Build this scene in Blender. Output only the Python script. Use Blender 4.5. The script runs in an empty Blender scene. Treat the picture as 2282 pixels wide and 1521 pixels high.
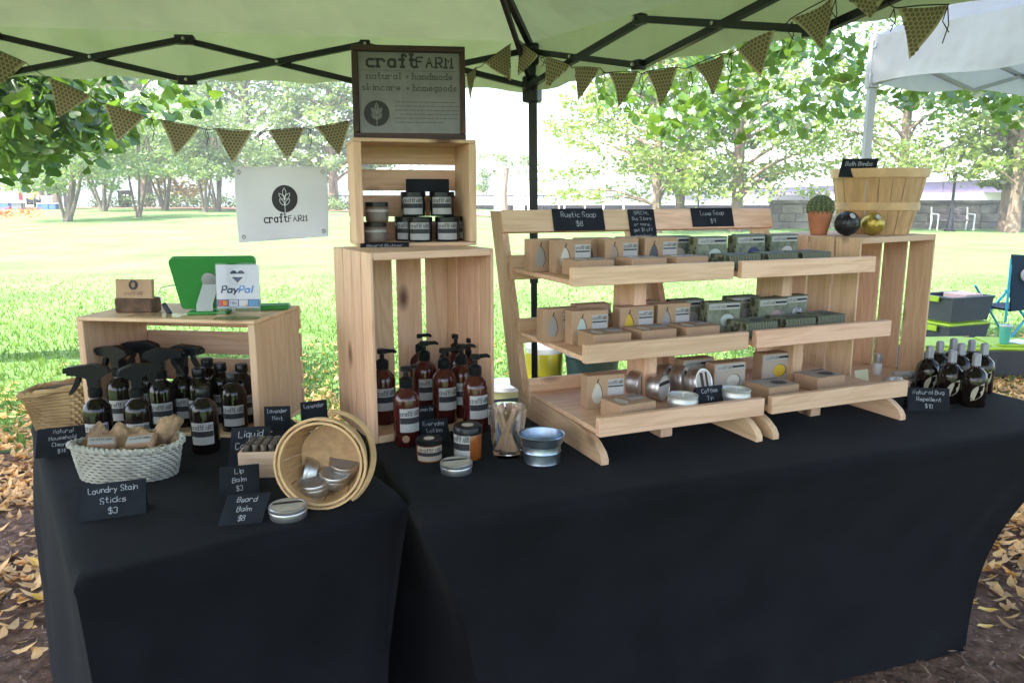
import bpy, math, random
import numpy as np
from math import sin, cos, pi, radians as R, atan, hypot, sqrt
from mathutils import Matrix, Vector
random.seed(7); rng = np.random.default_rng(11)
S = bpy.context.scene; COL = S.collection; D = bpy.data

# ------------------------------------------------------------------ camera, sky, sun, exposure
F, PIT, H, CX, CY = 1700.0, atan(320.5/1700.0), 1.33, 1141.0, 760.5
cd = D.cameras.new('camera'); cam = D.objects.new('camera', cd); COL.objects.link(cam)
cd.sensor_width = 36.0; cd.lens = 36.0*F/2282.0; cd.clip_start = 0.05; cd.clip_end = 3000
cam.location = (0, 0, H); cam.rotation_euler = (pi/2-PIT, 0, 0); S.camera = cam
SUN_EL, SUN_AZ = 56.0, -128.0           # azimuth measured from +Y towards +X: behind the camera, to the left
w = D.worlds.new('World'); S.world = w; w.use_nodes = True
wn = w.node_tree.nodes; bg = wn['Background']; sk = wn.new('ShaderNodeTexSky')
sk.sky_type = 'NISHITA'; sk.sun_disc = False; sk.sun_elevation = R(SUN_EL); sk.sun_rotation = R(SUN_AZ)
sk.dust_density = 3.0; sk.air_density = 1.0; sk.ozone_density = 1.0
w.node_tree.links.new(sk.outputs[0], bg.inputs[0]); bg.inputs[1].default_value = 0.15
sl = D.lights.new('sun', 'SUN'); sl.energy = 3.2; sl.angle = R(0.6); sl.color = (1, .95, .86)
so = D.objects.new('sun', sl); COL.objects.link(so)
sv = Vector((sin(R(SUN_AZ))*cos(R(SUN_EL)), cos(R(SUN_AZ))*cos(R(SUN_EL)), sin(R(SUN_EL))))
so.rotation_euler = sv.to_track_quat('Z', 'Y').to_euler(); so.location = (0, 0, 30)
S.view_settings.view_transform = 'Standard'; S.view_settings.look = 'None'
S.view_settings.exposure = 2.55; S.view_settings.gamma = 1.0; S.view_settings.use_curve_mapping = False
S.render.engine = 'CYCLES'; S.cycles.use_denoising = True
S.cycles.max_bounces = 10; S.cycles.diffuse_bounces = 4; S.cycles.transparent_max_bounces = 12
S.cycles.sample_clamp_indirect = 4.0

# ------------------------------------------------------------------ where things stand
cP, sP = cos(PIT), sin(PIT)
T = 0.74                                # height of the table tops
def ray(x, y):
    u = x-CX; v = CY-y
    return (u/F, (F*cP+v*sP)/F, (-F*sP+v*cP)/F)
def atz(x, y, z):
    d = ray(x, y); t = (z-H)/d[2]; return Vector((d[0]*t, d[1]*t, z))
def aty(x, y, Y):
    d = ray(x, y); t = Y/d[1]; return Vector((d[0]*t, Y, H+d[2]*t))
def TP(x, y): return atz(x, y, T)
def XY(px, Y, z): return (px-CX)*(Y*cP-(z-H)*sP)/F
def sst(a, b, x):
    t = min(1, max(0, (x-a)/(b-a))); return t*t*(3-2*t)
def ground_z(x, y):
    return .62*sst(16, 48, y)*sst(6, -14, x) + .05*sin(x*.25+1)*sin(y*.17)*sst(9, 16, y)
def G(x, y):
    d = ray(x, y); t = 2.0
    for i in range(4000):
        p = (d[0]*t, d[1]*t, H+d[2]*t)
        if p[2] <= ground_z(p[0], p[1]): break
        t *= 1.003
    return Vector((p[0], p[1], ground_z(p[0], p[1])))
def onplane(px, py, P0, dr, off=0.0):   # the point seen at a pixel on a vertical plane
    n = Vector((-dr[1], dr[0], 0)); o = Vector((0, 0, H)); d = Vector(ray(px, py))
    t = (Vector(P0)+n*off-o).dot(n)/d.dot(n); return o+d*t

# ------------------------------------------------------------------ mesh helpers
class MB:
    def __init__(s): s.v = []; s.f = []; s.m = []; s.M = None
    def add(s, vs, fs, mi=0):
        k = len(s.v)
        if s.M is not None: vs = [tuple(s.M @ Vector(p)) for p in vs]
        s.v += [tuple(p) for p in vs]; s.f += [tuple(i+k for i in f) for f in fs]; s.m += [mi]*len(fs); return s
    def box(s, x0, x1, y0, y1, z0, z1, b=0.0, mi=0):
        if b <= 0:
            vs = [(x, y, z) for x in (x0, x1) for y in (y0, y1) for z in (z0, z1)]
            return s.add(vs, [(0, 1, 3, 2), (4, 6, 7, 5), (0, 4, 5, 1), (2, 3, 7, 6), (0, 2, 6, 4), (1, 5, 7, 3)], mi)
        X = (x0, x1); Y = (y0, y1); Z = (z0, z1); vs = []; ix = {}
        for i in (0, 1):
            for j in (0, 1):
                for k in (0, 1):
                    a = (1, -1)
                    c = (X[i], Y[j], Z[k]); dd = (a[i]*b, a[j]*b, a[k]*b)
                    for ax in range(3):
                        p = [c[q]+(0 if q == ax else dd[q]) for q in range(3)]
                        ix[(i, j, k, ax)] = len(vs); vs.append(tuple(p))
        fs = []
        for i in (0, 1):
            q = [(i, 0, 0, 0), (i, 1, 0, 0), (i, 1, 1, 0), (i, 0, 1, 0)]; fs.append([ix[t] for t in (q if i else q[::-1])])
            q = [(0, i, 0, 1), (0, i, 1, 1), (1, i, 1, 1), (1, i, 0, 1)]; fs.append([ix[t] for t in (q if i else q[::-1])])
            q = [(0, 0, i, 2), (1, 0, i, 2), (1, 1, i, 2), (0, 1, i, 2)]; fs.append([ix[t] for t in (q if i else q[::-1])])
        for i in (0, 1):
            for j in (0, 1):
                fl = (i ^ j)
                q = [ix[(i, j, 0, 0)], ix[(i, j, 1, 0)], ix[(i, j, 1, 1)], ix[(i, j, 0, 1)]]; fs.append(q if fl else q[::-1])
                q = [ix[(i, 0, j, 0)], ix[(i, 1, j, 0)], ix[(i, 1, j, 2)], ix[(i, 0, j, 2)]]; fs.append(q[::-1] if fl else q)
                q = [ix[(0, i, j, 1)], ix[(1, i, j, 1)], ix[(1, i, j, 2)], ix[(0, i, j, 2)]]; fs.append(q if fl else q[::-1])
        for i in (0, 1):
            for j in (0, 1):
                for k in (0, 1):
                    q = [ix[(i, j, k, a)] for a in range(3)]; fs.append(q if (i+j+k) % 2 else q[::-1])
        return s.add(vs, fs, mi)
    def lathe(s, pr, n=20, mi=0, caps=True):
        vs = []; fs = []; m = len(pr)
        for r, z in pr:
            for k in range(n): a = 2*pi*k/n; vs.append((r*cos(a), r*sin(a), z))
        for i in range(m-1):
            for k in range(n): fs.append((i*n+k, i*n+(k+1) % n, (i+1)*n+(k+1) % n, (i+1)*n+k))
        if caps:
            if pr[0][0] > 1e-5: fs.append(tuple(range(n))[::-1])
            if pr[-1][0] > 1e-5: fs.append(tuple((m-1)*n+k for k in range(n)))
        return s.add(vs, fs, mi)
    def tube(s, pts, r, n=8, mi=0, sq=False, caps=True):
        pts = [Vector(p) for p in pts]; m = len(pts); rs = r if isinstance(r, (list, tuple)) else [r]*m
        vs = []; fs = []; up = None
        for i, p in enumerate(pts):
            t = (pts[min(i+1, m-1)]-pts[max(i-1, 0)]).normalized()
            if up is None:
                up = Vector((0, 0, 1)) if abs(t.z) < .9 else Vector((0, 1, 0))
            u = (up-t*up.dot(t)).normalized(); up = u; q = t.cross(u)
            for k in range(n):
                a = 2*pi*(k+.5)/n; vs.append(tuple(p+(u*cos(a)+q*sin(a))*rs[i]))
        for i in range(m-1):
            for k in range(n): fs.append((i*n+k, i*n+(k+1) % n, (i+1)*n+(k+1) % n, (i+1)*n+k))
        if caps: fs.append(tuple(range(n))[::-1]); fs.append(tuple((m-1)*n+k for k in range(n)))
        return s.add(vs, fs, mi)
    def bar(s, a, b, wd, ht, mi=0):      # square tube between two points
        return s.tube([a, b], wd*.7071, 4, mi)
    def prism(s, poly, axis, t0, t1, mi=0):
        n = len(poly); vs = []
        for t in (t0, t1):
            for (a, b) in poly:
                vs.append({'x': (t, a, b), 'y': (a, t, b), 'z': (a, b, t)}[axis])
        ar = sum(poly[i][0]*poly[(i+1) % n][1]-poly[(i+1) % n][0]*poly[i][1] for i in range(n))
        fl = (ar > 0) ^ (axis == 'y')
        fs = [tuple(range(n))[::-1] if fl else tuple(range(n)), tuple(range(n, 2*n)) if fl else tuple(range(n, 2*n))[::-1]]
        for i in range(n):
            j = (i+1) % n; q = (i, j, n+j, n+i); fs.append(q if fl else q[::-1])
        return s.add(vs, fs, mi)
    def mesh(s, name, mats, ang=40):
        me = D.meshes.new(name); me.from_pydata(s.v, [], s.f)
        for x in (mats if isinstance(mats, (list, tuple)) else [mats]): me.materials.append(x)
        if any(s.m): me.polygons.foreach_set('material_index', s.m)
        me.polygons.foreach_set('use_smooth', [True]*len(s.f)); me.set_sharp_from_angle(angle=R(ang)); me.update(); return me
    def obj(s, name, mats, par=None, ang=40, label=None): return obj(name, s.mesh(name, mats, ang), par, label)
def obj(name, me, par=None, label=None):
    o = D.objects.new(name, me); COL.objects.link(o)
    if par is not None: o.parent = par
    if label: o['label'] = label
    return o
def tag(o, label=None, cat=None, group=None, kind=None):
    if label: o['label'] = label
    if cat: o['category'] = cat
    if group: o['group'] = group
    if kind: o['kind'] = kind
    return o
def thing(name, label, cat, loc=(0, 0, 0), rz=0.0, group=None, rot=None):
    o = D.objects.new(name, None); COL.objects.link(o); o.empty_display_size = .05
    o.location = loc; o.rotation_euler = rot if rot else (0, 0, rz)
    return tag(o, label, cat, group)
def copy_tree(o, par=None):
    c = o.copy(); COL.objects.link(c)
    if par is not None: c.parent = par
    for ch in list(o.children): copy_tree(ch, c)
    return c
def dup(o, label, loc, rz=0.0, group=None, rot=None):
    c = copy_tree(o); c.location = loc; c.rotation_euler = rot if rot else (0, 0, rz); c['label'] = label
    if group: c['group'] = group
    return c
def npmesh(name, V, Fc, mats, nv=4, smooth=False):
    me = D.meshes.new(name); V = np.asarray(V, np.float32).reshape(-1, 3); Fc = np.asarray(Fc, np.int32).reshape(-1, nv)
    me.vertices.add(len(V)); me.vertices.foreach_set('co', V.ravel())
    me.loops.add(Fc.size); me.loops.foreach_set('vertex_index', Fc.ravel())
    me.polygons.add(len(Fc)); me.polygons.foreach_set('loop_start', np.arange(0, Fc.size, nv, dtype=np.int32))
    for m in (mats if isinstance(mats, (list, tuple)) else [mats]): me.materials.append(m)
    me.update(calc_edges=True); me.validate()
    if smooth: me.polygons.foreach_set('use_smooth', [True]*len(Fc))
    return me

# ------------------------------------------------------------------ lettering drawn with strokes
GL = {'a': '4536160503123243 4642', 'b': '0902 0516364543321203', 'c': '461605031242', 'd': '4942 4536160503123243', 'e': '04444536160503123243',
 'f': '48392922 0636', 'g': '46413010 4536160503123243', 'h': '0902 0516364542', 'i': '1612 1818', 'k': '0902 460442', 'l': '1912', 'm': '0602 0516263532 3546566562',
 'n': '0602 0516364542', 'o': '160503123243453616', 'p': '0600 0516364543321203', 'r': '0602 05163645', 's': '4616051434433202', 't': '19132232 0636',
 'u': '0603123243 4642', 'v': '062246', 'w': '0612253246', 'x': '0642 4602', 'y': '0622 4610', 'q': '4640 4536160503123243', 'j': '262110 2828', 'z': '06460242',
 'A': '022942 1535', 'B': '02093948463606 3645433202', 'C': '4839190803123243', 'D': '02092947432202', 'E': '49090242 0636', 'F': '490902 0636', 'G': '48391908031232434525',
 'H': '0209 4942 0646', 'I': '2922', 'L': '090242', 'M': '0209264942', 'N': '02094249', 'P': '02093948463505', 'R': '02093948463505 2542', 'S': '483919080635444332 1203',
 'V': '092249', 'T': '0949 2922', 'O': '190803123243483919', '0': '190803123243483919', '1': '182922', '3': '08193948364543321203', '4': '390444 3932', '5': '490906364543321203', '6': '481908031232434536160 5',
 '8': '160819394836160503123243453616', '9': '43324839190806163648', '$': '483919080636454332120 3 2a21', '+': '0545 2723', ',': '2211', '!': '2924 2223', '.': '2223', '-': '0535', '/': '0149'}
def strokes(txt, jit=0.0, serif=False, rnd=random):
    out = []; x = 0.0
    for ch in txt:
        if ch == ' ': x += 3.2; continue
        g = GL.get(ch)
        if g is None: x += 3; continue
        if ch == '6': g = '481908031232434536160 5'
        toks = []
        for t in g.split(' '):
            toks.append(t)
        # re-join broken pairs
        st = []; buf = ''
        for t in toks:
            buf = buf+t
            if len(buf) % 2 == 0: st.append(buf); buf = ''
        wd = 0; jx = rnd.uniform(-jit, jit); jy = rnd.uniform(-jit, jit)*1.4
        for t in st:
            P = [(int(t[i], 16), int(t[i+1], 16)-2) for i in range(0, len(t), 2)]
            wd = max(wd, max(p[0] for p in P))
            if len(P) == 2 and P[0] == P[1]: P = [P[0], (P[0][0], P[0][1]+.6)]
            Q = [(x+p[0]+jx+rnd.uniform(-jit, jit)*.7, p[1]+jy+rnd.uniform(-jit, jit)*.7) for p in P]
            out.append(Q)
            if serif:
                for (e, n2) in ((P[0], P[1]), (P[-1], P[-2])):
                    if abs(e[0]-n2[0]) <= 1.1 and e[1] in (0, 4, 7, -2) and abs(e[1]-n2[1]) >= 1.5 and ch not in 'aes':
                        out.append([(x+e[0]-1.0, e[1]), (x+e[0]+1.0, e[1])])
        x += wd+(1.7 if not serif else 2.5)
    return out, max(.1, x-1.7)
def ribbon(mb, lines, wd, fn, z0=0.0, mi=0):
    # lines: polylines in text space; fn maps (u, v, h) to 3D
    for n, L in enumerate(lines):
        h = z0+(n % 5)*.00004
        vs = []; m = len(L)
        for i, p in enumerate(L):
            a = L[max(i-1, 0)]; b = L[min(i+1, m-1)]
            dx, dy = b[0]-a[0], b[1]-a[1]; l = hypot(dx, dy) or 1
            nx, ny = -dy/l*wd/2, dx/l*wd/2
            ex = 0 if 0 < i < m-1 else (-1 if i == 0 else 1)*wd*.35
            q = (p[0]+dx/l*ex, p[1]+dy/l*ex)
            vs += [fn(q[0]-nx, q[1]-ny, h), fn(q[0]+nx, q[1]+ny, h)]
        mb.add(vs, [(2*i, 2*i+2, 2*i+3, 2*i+1) for i in range(m-1)], mi)
def write(mb, txt, cx, base, height, fn, wd=.9, jit=0.0, serif=False, maxw=None, z0=.0003, mi=0, align=0, sx=1.0):
    ls, W = strokes(txt, jit, serif); k = height/7.0; kx = k*sx
    if maxw and W*kx > maxw: kx = maxw/W
    x0 = cx-(W*kx/2 if align == 0 else 0)
    ribbon(mb, [[(x0+p[0]*kx, base+p[1]*k) for p in L] for L in ls], wd*min(k, kx*1.3), fn, z0, mi)
    return W*kx

# ------------------------------------------------------------------ materials
MT = {}
def mat(name, col, rough=.6, metal=0.0, var=0.0, vs=8.0, bump=0.0, bs=40.0, stretch=(1, 1, 1), rnd=0.0, spec=.5, trans=0.0, coat=0.0, sheen=0.0, col2=None, alpha=1.0, ior=1.45, tl=0.0):
    if name in MT: return MT[name]
    m = D.materials.new(name); m.use_nodes = True; nt = m.node_tree; N = nt.nodes; L = nt.links; b = N['Principled BSDF']
    b.inputs['Base Color'].default_value = (*col, 1); b.inputs['Roughness'].default_value = rough; b.inputs['Metallic'].default_value = metal
    b.inputs['Specular IOR Level'].default_value = spec; b.inputs['Transmission Weight'].default_value = trans; b.inputs['Coat Weight'].default_value = coat
    b.inputs['Sheen Weight'].default_value = sheen; b.inputs['IOR'].default_value = ior; b.inputs['Alpha'].default_value = alpha
    tc = N.new('ShaderNodeTexCoord'); mp = N.new('ShaderNodeMapping'); mp.inputs['Scale'].default_value = stretch; L.new(tc.outputs['Object'], mp.inputs[0])
    oi = N.new('ShaderNodeObjectInfo'); va = N.new('ShaderNodeVectorMath'); va.operation = 'ADD'
    cb = N.new('ShaderNodeCombineXYZ'); mu = N.new('ShaderNodeMath'); mu.operation = 'MULTIPLY'; mu.inputs[1].default_value = 37.0
    L.new(oi.outputs['Random'], mu.inputs[0]); L.new(mu.outputs[0], cb.inputs[0]); L.new(mu.outputs[0], cb.inputs[1])
    L.new(mp.outputs[0], va.inputs[0]); L.new(cb.outputs[0], va.inputs[1])
    if var > 0 or col2:
        nz = N.new('ShaderNodeTexNoise'); nz.inputs['Scale'].default_value = vs; nz.inputs['Detail'].default_value = 5; L.new(va.outputs[0], nz.inputs[0])
        rp = N.new('ShaderNodeValToRGB'); c2 = col2 or tuple(c*(1-var) for c in col); c1 = col if col2 else tuple(min(1, c*(1+var)) for c in col)
        rp.color_ramp.elements[0].position = .35; rp.color_ramp.elements[1].position = .65
        rp.color_ramp.elements[0].color = (*c2, 1); rp.color_ramp.elements[1].color = (*c1, 1); L.new(nz.outputs[0], rp.inputs[0]); src = rp.outputs[0]
        if rnd > 0:
            hs = N.new('ShaderNodeHueSaturation'); mr = N.new('ShaderNodeMapRange'); mr.inputs[3].default_value = 1-rnd; mr.inputs[4].default_value = 1+rnd
            L.new(oi.outputs['Random'], mr.inputs[0]); L.new(mr.outputs[0], hs.inputs['Value']); L.new(src, hs.inputs['Color']); src = hs.outputs[0]
        L.new(src, b.inputs['Base Color'])
    if bump > 0:
        nb = N.new('ShaderNodeTexNoise'); nb.inputs['Scale'].default_value = bs; nb.inputs['Detail'].default_value = 4; L.new(va.outputs[0], nb.inputs[0])
        bp = N.new('ShaderNodeBump'); bp.inputs['Strength'].default_value = bump; bp.inputs['Distance'].default_value = .01; L.new(nb.outputs[0], bp.inputs['Height']); L.new(bp.outputs[0], b.inputs['Normal'])
    if tl > 0:
        t = N.new('ShaderNodeBsdfTranslucent'); mx = N.new('ShaderNodeMixShader'); mx.inputs[0].default_value = tl
        if b.inputs['Base Color'].links: L.new(b.inputs['Base Color'].links[0].from_socket, t.inputs[0])
        else: t.inputs[0].default_value = (*col, 1)
        L.new(b.outputs[0], mx.inputs[1]); L.new(t.outputs[0], mx.inputs[2]); L.new(mx.outputs[0], N['Material Output'].inputs[0])
    MT[name] = m; return m
def pine(axis, light=(.78, .52, .325), dark=(.67, .42, .245), nm='pine'):
    name = nm+'_'+axis
    if name in MT: return MT[name]
    m = D.materials.new(name); m.use_nodes = True; nt = m.node_tree; N = nt.nodes; L = nt.links; b = N['Principled BSDF']
    tc = N.new('ShaderNodeTexCoord'); oi = N.new('ShaderNodeObjectInfo'); mu = N.new('ShaderNodeMath'); mu.operation = 'MULTIPLY'; mu.inputs[1].default_value = 23.0
    cb = N.new('ShaderNodeCombineXYZ'); va = N.new('ShaderNodeVectorMath'); va.operation = 'ADD'
    L.new(oi.outputs['Random'], mu.inputs[0])
    for i in range(3): L.new(mu.outputs[0], cb.inputs[i])
    L.new(tc.outputs['Object'], va.inputs[0]); L.new(cb.outputs[0], va.inputs[1])
    def mp(al, ac):
        q = N.new('ShaderNodeMapping'); q.inputs['Scale'].default_value = tuple(al if 'xyz'[i] == axis else ac for i in range(3)); L.new(va.outputs[0], q.inputs[0]); return q.outputs[0]
    n1 = N.new('ShaderNodeTexNoise'); n1.inputs['Scale'].default_value = 1; n1.inputs['Detail'].default_value = 3; n1.inputs['Distortion'].default_value = 1.2; L.new(mp(1.6, 15), n1.inputs[0])
    wv = N.new('ShaderNodeMath'); wv.operation = 'MULTIPLY'; wv.inputs[1].default_value = 34; L.new(n1.outputs[0], wv.inputs[0])
    sn = N.new('ShaderNodeMath'); sn.operation = 'SINE'; L.new(wv.outputs[0], sn.inputs[0])
    n2 = N.new('ShaderNodeTexNoise'); n2.inputs['Scale'].default_value = 1; n2.inputs['Detail'].default_value = 5; L.new(mp(5, 160), n2.inputs[0])
    ad = N.new('ShaderNodeMath'); ad.operation = 'MULTIPLY_ADD'; ad.inputs[1].default_value = .16; L.new(sn.outputs[0], ad.inputs[0]); L.new(n2.outputs[0], ad.inputs[2])
    rp = N.new('ShaderNodeValToRGB'); rp.color_ramp.elements[0].position = .28; rp.color_ramp.elements[1].position = .62
    rp.color_ramp.elements[0].color = (*dark, 1); rp.color_ramp.elements[1].color = (*light, 1); L.new(ad.outputs[0], rp.inputs[0])
    vo = N.new('ShaderNodeTexVoronoi'); vo.inputs['Scale'].default_value = 1; L.new(mp(4.2, 8.5), vo.inputs[0])
    kr = N.new('ShaderNodeMapRange'); kr.inputs[1].default_value = .07; kr.inputs[2].default_value = .19; kr.inputs[3].default_value = 1; kr.inputs[4].default_value = 0; L.new(vo.outputs['Distance'], kr.inputs[0])
    cr = N.new('ShaderNodeSeparateColor'); L.new(vo.outputs['Color'], cr.inputs[0])
    gt = N.new('ShaderNodeMath'); gt.operation = 'GREATER_THAN'; gt.inputs[1].default_value = .62; L.new(cr.outputs[0], gt.inputs[0])
    km = N.new('ShaderNodeMath'); km.operation = 'MULTIPLY'; L.new(kr.outputs[0], km.inputs[0]); L.new(gt.outputs[0], km.inputs[1])
    mx = N.new('ShaderNodeMixRGB'); mx.inputs[2].default_value = (.16, .065, .03, 1); L.new(km.outputs[0], mx.inputs[0]); L.new(rp.outputs[0], mx.inputs[1])
    hs = N.new('ShaderNodeHueSaturation'); mr = N.new('ShaderNodeMapRange'); mr.inputs[3].default_value = .8; mr.inputs[4].default_value = 1.12
    mr2 = N.new('ShaderNodeMath'); mr2.operation = 'FRACT'; m3 = N.new('ShaderNodeMath'); m3.operation = 'MULTIPLY'; m3.inputs[1].default_value = 7.3; L.new(oi.outputs['Random'], m3.inputs[0]); L.new(m3.outputs[0], mr2.inputs[0])
    h2 = N.new('ShaderNodeMapRange'); h2.inputs[3].default_value = .485; h2.inputs[4].default_value = .505; L.new(mr2.outputs[0], h2.inputs[0]); L.new(h2.outputs[0], hs.inputs['Hue'])
    L.new(oi.outputs['Random'], mr.inputs[0]); L.new(mr.outputs[0], hs.inputs['Value']); L.new(mx.outputs[0], hs.inputs['Color']); L.new(hs.outputs[0], b.inputs['Base Color'])
    b.inputs['Roughness'].default_value = .6
    bp = N.new('ShaderNodeBump'); bp.inputs['Strength'].default_value = .12; bp.inputs['Distance'].default_value = .003; L.new(n2.outputs[0], bp.inputs['Height']); L.new(bp.outputs[0], b.inputs['Normal'])
    MT[name] = m; return m
def leafmat(name, c1, c2, tl=.45, vs=.35, gloss=.06, c3=None):
    m = D.materials.new(name); m.use_nodes = True; nt = m.node_tree; N = nt.nodes; L = nt.links; N.remove(N['Principled BSDF'])
    ge = N.new('ShaderNodeNewGeometry'); oi = N.new('ShaderNodeObjectInfo')
    nz = N.new('ShaderNodeTexNoise'); nz.inputs['Scale'].default_value = vs; nz.inputs['Detail'].default_value = 4; L.new(ge.outputs['Position'], nz.inputs[0])
    ad = N.new('ShaderNodeMath'); ad.operation = 'MULTIPLY_ADD'; ad.inputs[1].default_value = .35; L.new(ge.outputs['Random Per Island'], ad.inputs[0]); L.new(nz.outputs[0], ad.inputs[2])
    a2 = N.new('ShaderNodeMath'); a2.operation = 'MULTIPLY_ADD'; a2.inputs[1].default_value = .25; L.new(oi.outputs['Random'], a2.inputs[0]); L.new(ad.outputs[0], a2.inputs[2])
    rp = N.new('ShaderNodeValToRGB'); rp.color_ramp.elements[0].position = .45; rp.color_ramp.elements[1].position = .95
    rp.color_ramp.elements[0].color = (*c1, 1); rp.color_ramp.elements[1].color = (*c2, 1); L.new(a2.outputs[0], rp.inputs[0])
    df = N.new('ShaderNodeBsdfDiffuse'); t = N.new('ShaderNodeBsdfTranslucent'); gl = N.new('ShaderNodeBsdfGlossy'); gl.inputs['Roughness'].default_value = .35; gl.inputs[0].default_value = (1, 1, 1, 1)
    tm = N.new('ShaderNodeMixRGB'); tm.blend_type = 'MULTIPLY'; tm.inputs[0].default_value = 1; tm.inputs[2].default_value = (*(c3 or (1.5, 1.35, .6)), 1); L.new(rp.outputs[0], tm.inputs[1])
    L.new(rp.outputs[0], df.inputs[0]); L.new(tm.outputs[0], t.inputs[0])
    m1 = N.new('ShaderNodeMixShader'); m1.inputs[0].default_value = tl; L.new(df.outputs[0], m1.inputs[1]); L.new(t.outputs[0], m1.inputs[2])
    m2 = N.new('ShaderNodeMixShader'); m2.inputs[0].default_value = gloss; L.new(m1.outputs[0], m2.inputs[1]); L.new(gl.outputs[0], m2.inputs[2]); L.new(m2.outputs[0], N['Material Output'].inputs[0])
    MT[name] = m; return m
PX, PY, PZ = pine('x'), pine('y'), pine('z')
CLOTH = mat('black_stretch_cloth', (.0066, .0066, .0084), .9, var=.25, vs=7, bump=.25, bs=5, sheen=.02, spec=.18)
BOARD = mat('chalkboard_card', (.012, .014, .019), .8, spec=.25, var=.35, vs=14)
CHALK = mat('chalk', (.40, .41, .44), .9)
AMBER = mat('dark_amber_glass', (.009, .0055, .0045), .07, coat=.15, spec=.4)
LOTION = mat('red_brown_plastic', (.055, .0085, .007), .13, coat=.3)
AMBJAR = mat('orange_amber_glass', (.25, .07, .014), .1, coat=.3)
BLKP = mat('black_plastic', (.007, .008, .009), .3, spec=.35)
LABEL = mat('paper_label', (.43, .41, .395), .7, var=.06)
INK = mat('black_ink', (.02, .02, .024), .6)
TIN = mat('tin_plate', (.60, .59, .59), .42, 1.0, bump=.02, bs=60)
GALV = mat('galvanised_steel', (.33, .39, .46), .34, 1.0, var=.3, vs=25)
KRAFT = mat('kraft_card', (.40, .25, .15), .8, var=.06, vs=20, rnd=.08)
GLASS = mat('clear_glass', (1, 1, 1), .01, trans=1.0, ior=1.45)
ACRYL = mat('clear_acrylic', (1, 1, 1), .02, trans=1.0, ior=1.2)
BLKMET = mat('black_powder_coat', (.012, .014, .018), .35)
WHITE = mat('white_paint', (.8, .8, .8), .5)
STEEL = mat('steel_bolt', (.5, .5, .5), .3, 1.0)

# ================================================================== the setting
LAWN = D.materials.new('lawn'); LAWN.use_nodes = True
def _lawn():
    nt = LAWN.node_tree; N = nt.nodes; L = nt.links; b = N['Principled BSDF']; ge = N.new('ShaderNodeNewGeometry')
    n1 = N.new('ShaderNodeTexNoise'); n1.inputs['Scale'].default_value = .55; n1.inputs['Detail'].default_value = 6; L.new(ge.outputs['Position'], n1.inputs[0])
    n2 = N.new('ShaderNodeTexNoise'); n2.inputs['Scale'].default_value = 22; n2.inputs['Detail'].default_value = 5; L.new(ge.outputs['Position'], n2.inputs[0])
    ad = N.new('ShaderNodeMath'); ad.operation = 'MULTIPLY_ADD'; ad.inputs[1].default_value = .45; L.new(n2.outputs[0], ad.inputs[0]); L.new(n1.outputs[0], ad.inputs[2])
    rp = N.new('ShaderNodeValToRGB'); e = rp.color_ramp.elements; e[0].position = .45; e[1].position = .95
    e[0].color = (.075, .155, .042, 1); e[1].color = (.15, .24, .085, 1); L.new(ad.outputs[0], rp.inputs[0]); L.new(rp.outputs[0], b.inputs['Base Color'])
    b.inputs['Roughness'].default_value = .9; b.inputs['Specular IOR Level'].default_value = .15
    bp = N.new('ShaderNodeBump'); bp.inputs['Strength'].default_value = .6; bp.inputs['Distance'].default_value = .03; L.new(n2.outputs[0], bp.inputs['Height']); L.new(bp.outputs[0], b.inputs['Normal'])
_lawn()
xs = np.concatenate([np.linspace(-400, -70, 16), np.linspace(-62, 62, 125), np.linspace(70, 400, 16)])
ys = np.concatenate([np.linspace(-60, -3, 8), np.linspace(-2, 60, 125), np.linspace(66, 150, 16), np.linspace(180, 440, 10)])
V = [(x, y, ground_z(x, y)) for y in ys for x in xs]; nx = len(xs)
Fq = [(j*nx+i, j*nx+i+1, (j+1)*nx+i+1, (j+1)*nx+i) for j in range(len(ys)-1) for i in range(nx-1)]
tag(obj('lawn', npmesh('lawn', V, Fq, LAWN, smooth=True)), kind='structure')

def bed_edge(x): return 4.35+.33*x*.55+.22*sin(x*1.7)+.1*sin(x*4.1+1)+.12*max(0, -x-1.5)*-1.5
MULCH = mat('dark_mulch', (.155, .090, .062), .95, var=.45, vs=26, bump=.9, bs=70, spec=.2)
mv = []; mf = []; cols = np.linspace(-7, 9, 90); rows = 60
for j in range(rows+1):
    for x in cols:
        y = -4+(bed_edge(x)+4)*j/rows
        h = .02+.014*sin(x*9+y*5)*sin(y*8-x*3)+.008*sin(x*31)*sin(y*27)
        mv.append((x, y, ground_z(x, y)+(h if j < rows else -.01)))
nc = len(cols); mf = [(j*nc+i, j*nc+i+1, (j+1)*nc+i+1, (j+1)*nc+i) for j in range(rows) for i in range(nc-1)]
tag(obj('mulch_bed', npmesh('mulch_bed', mv, mf, MULCH, smooth=True)), kind='structure')

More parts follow.
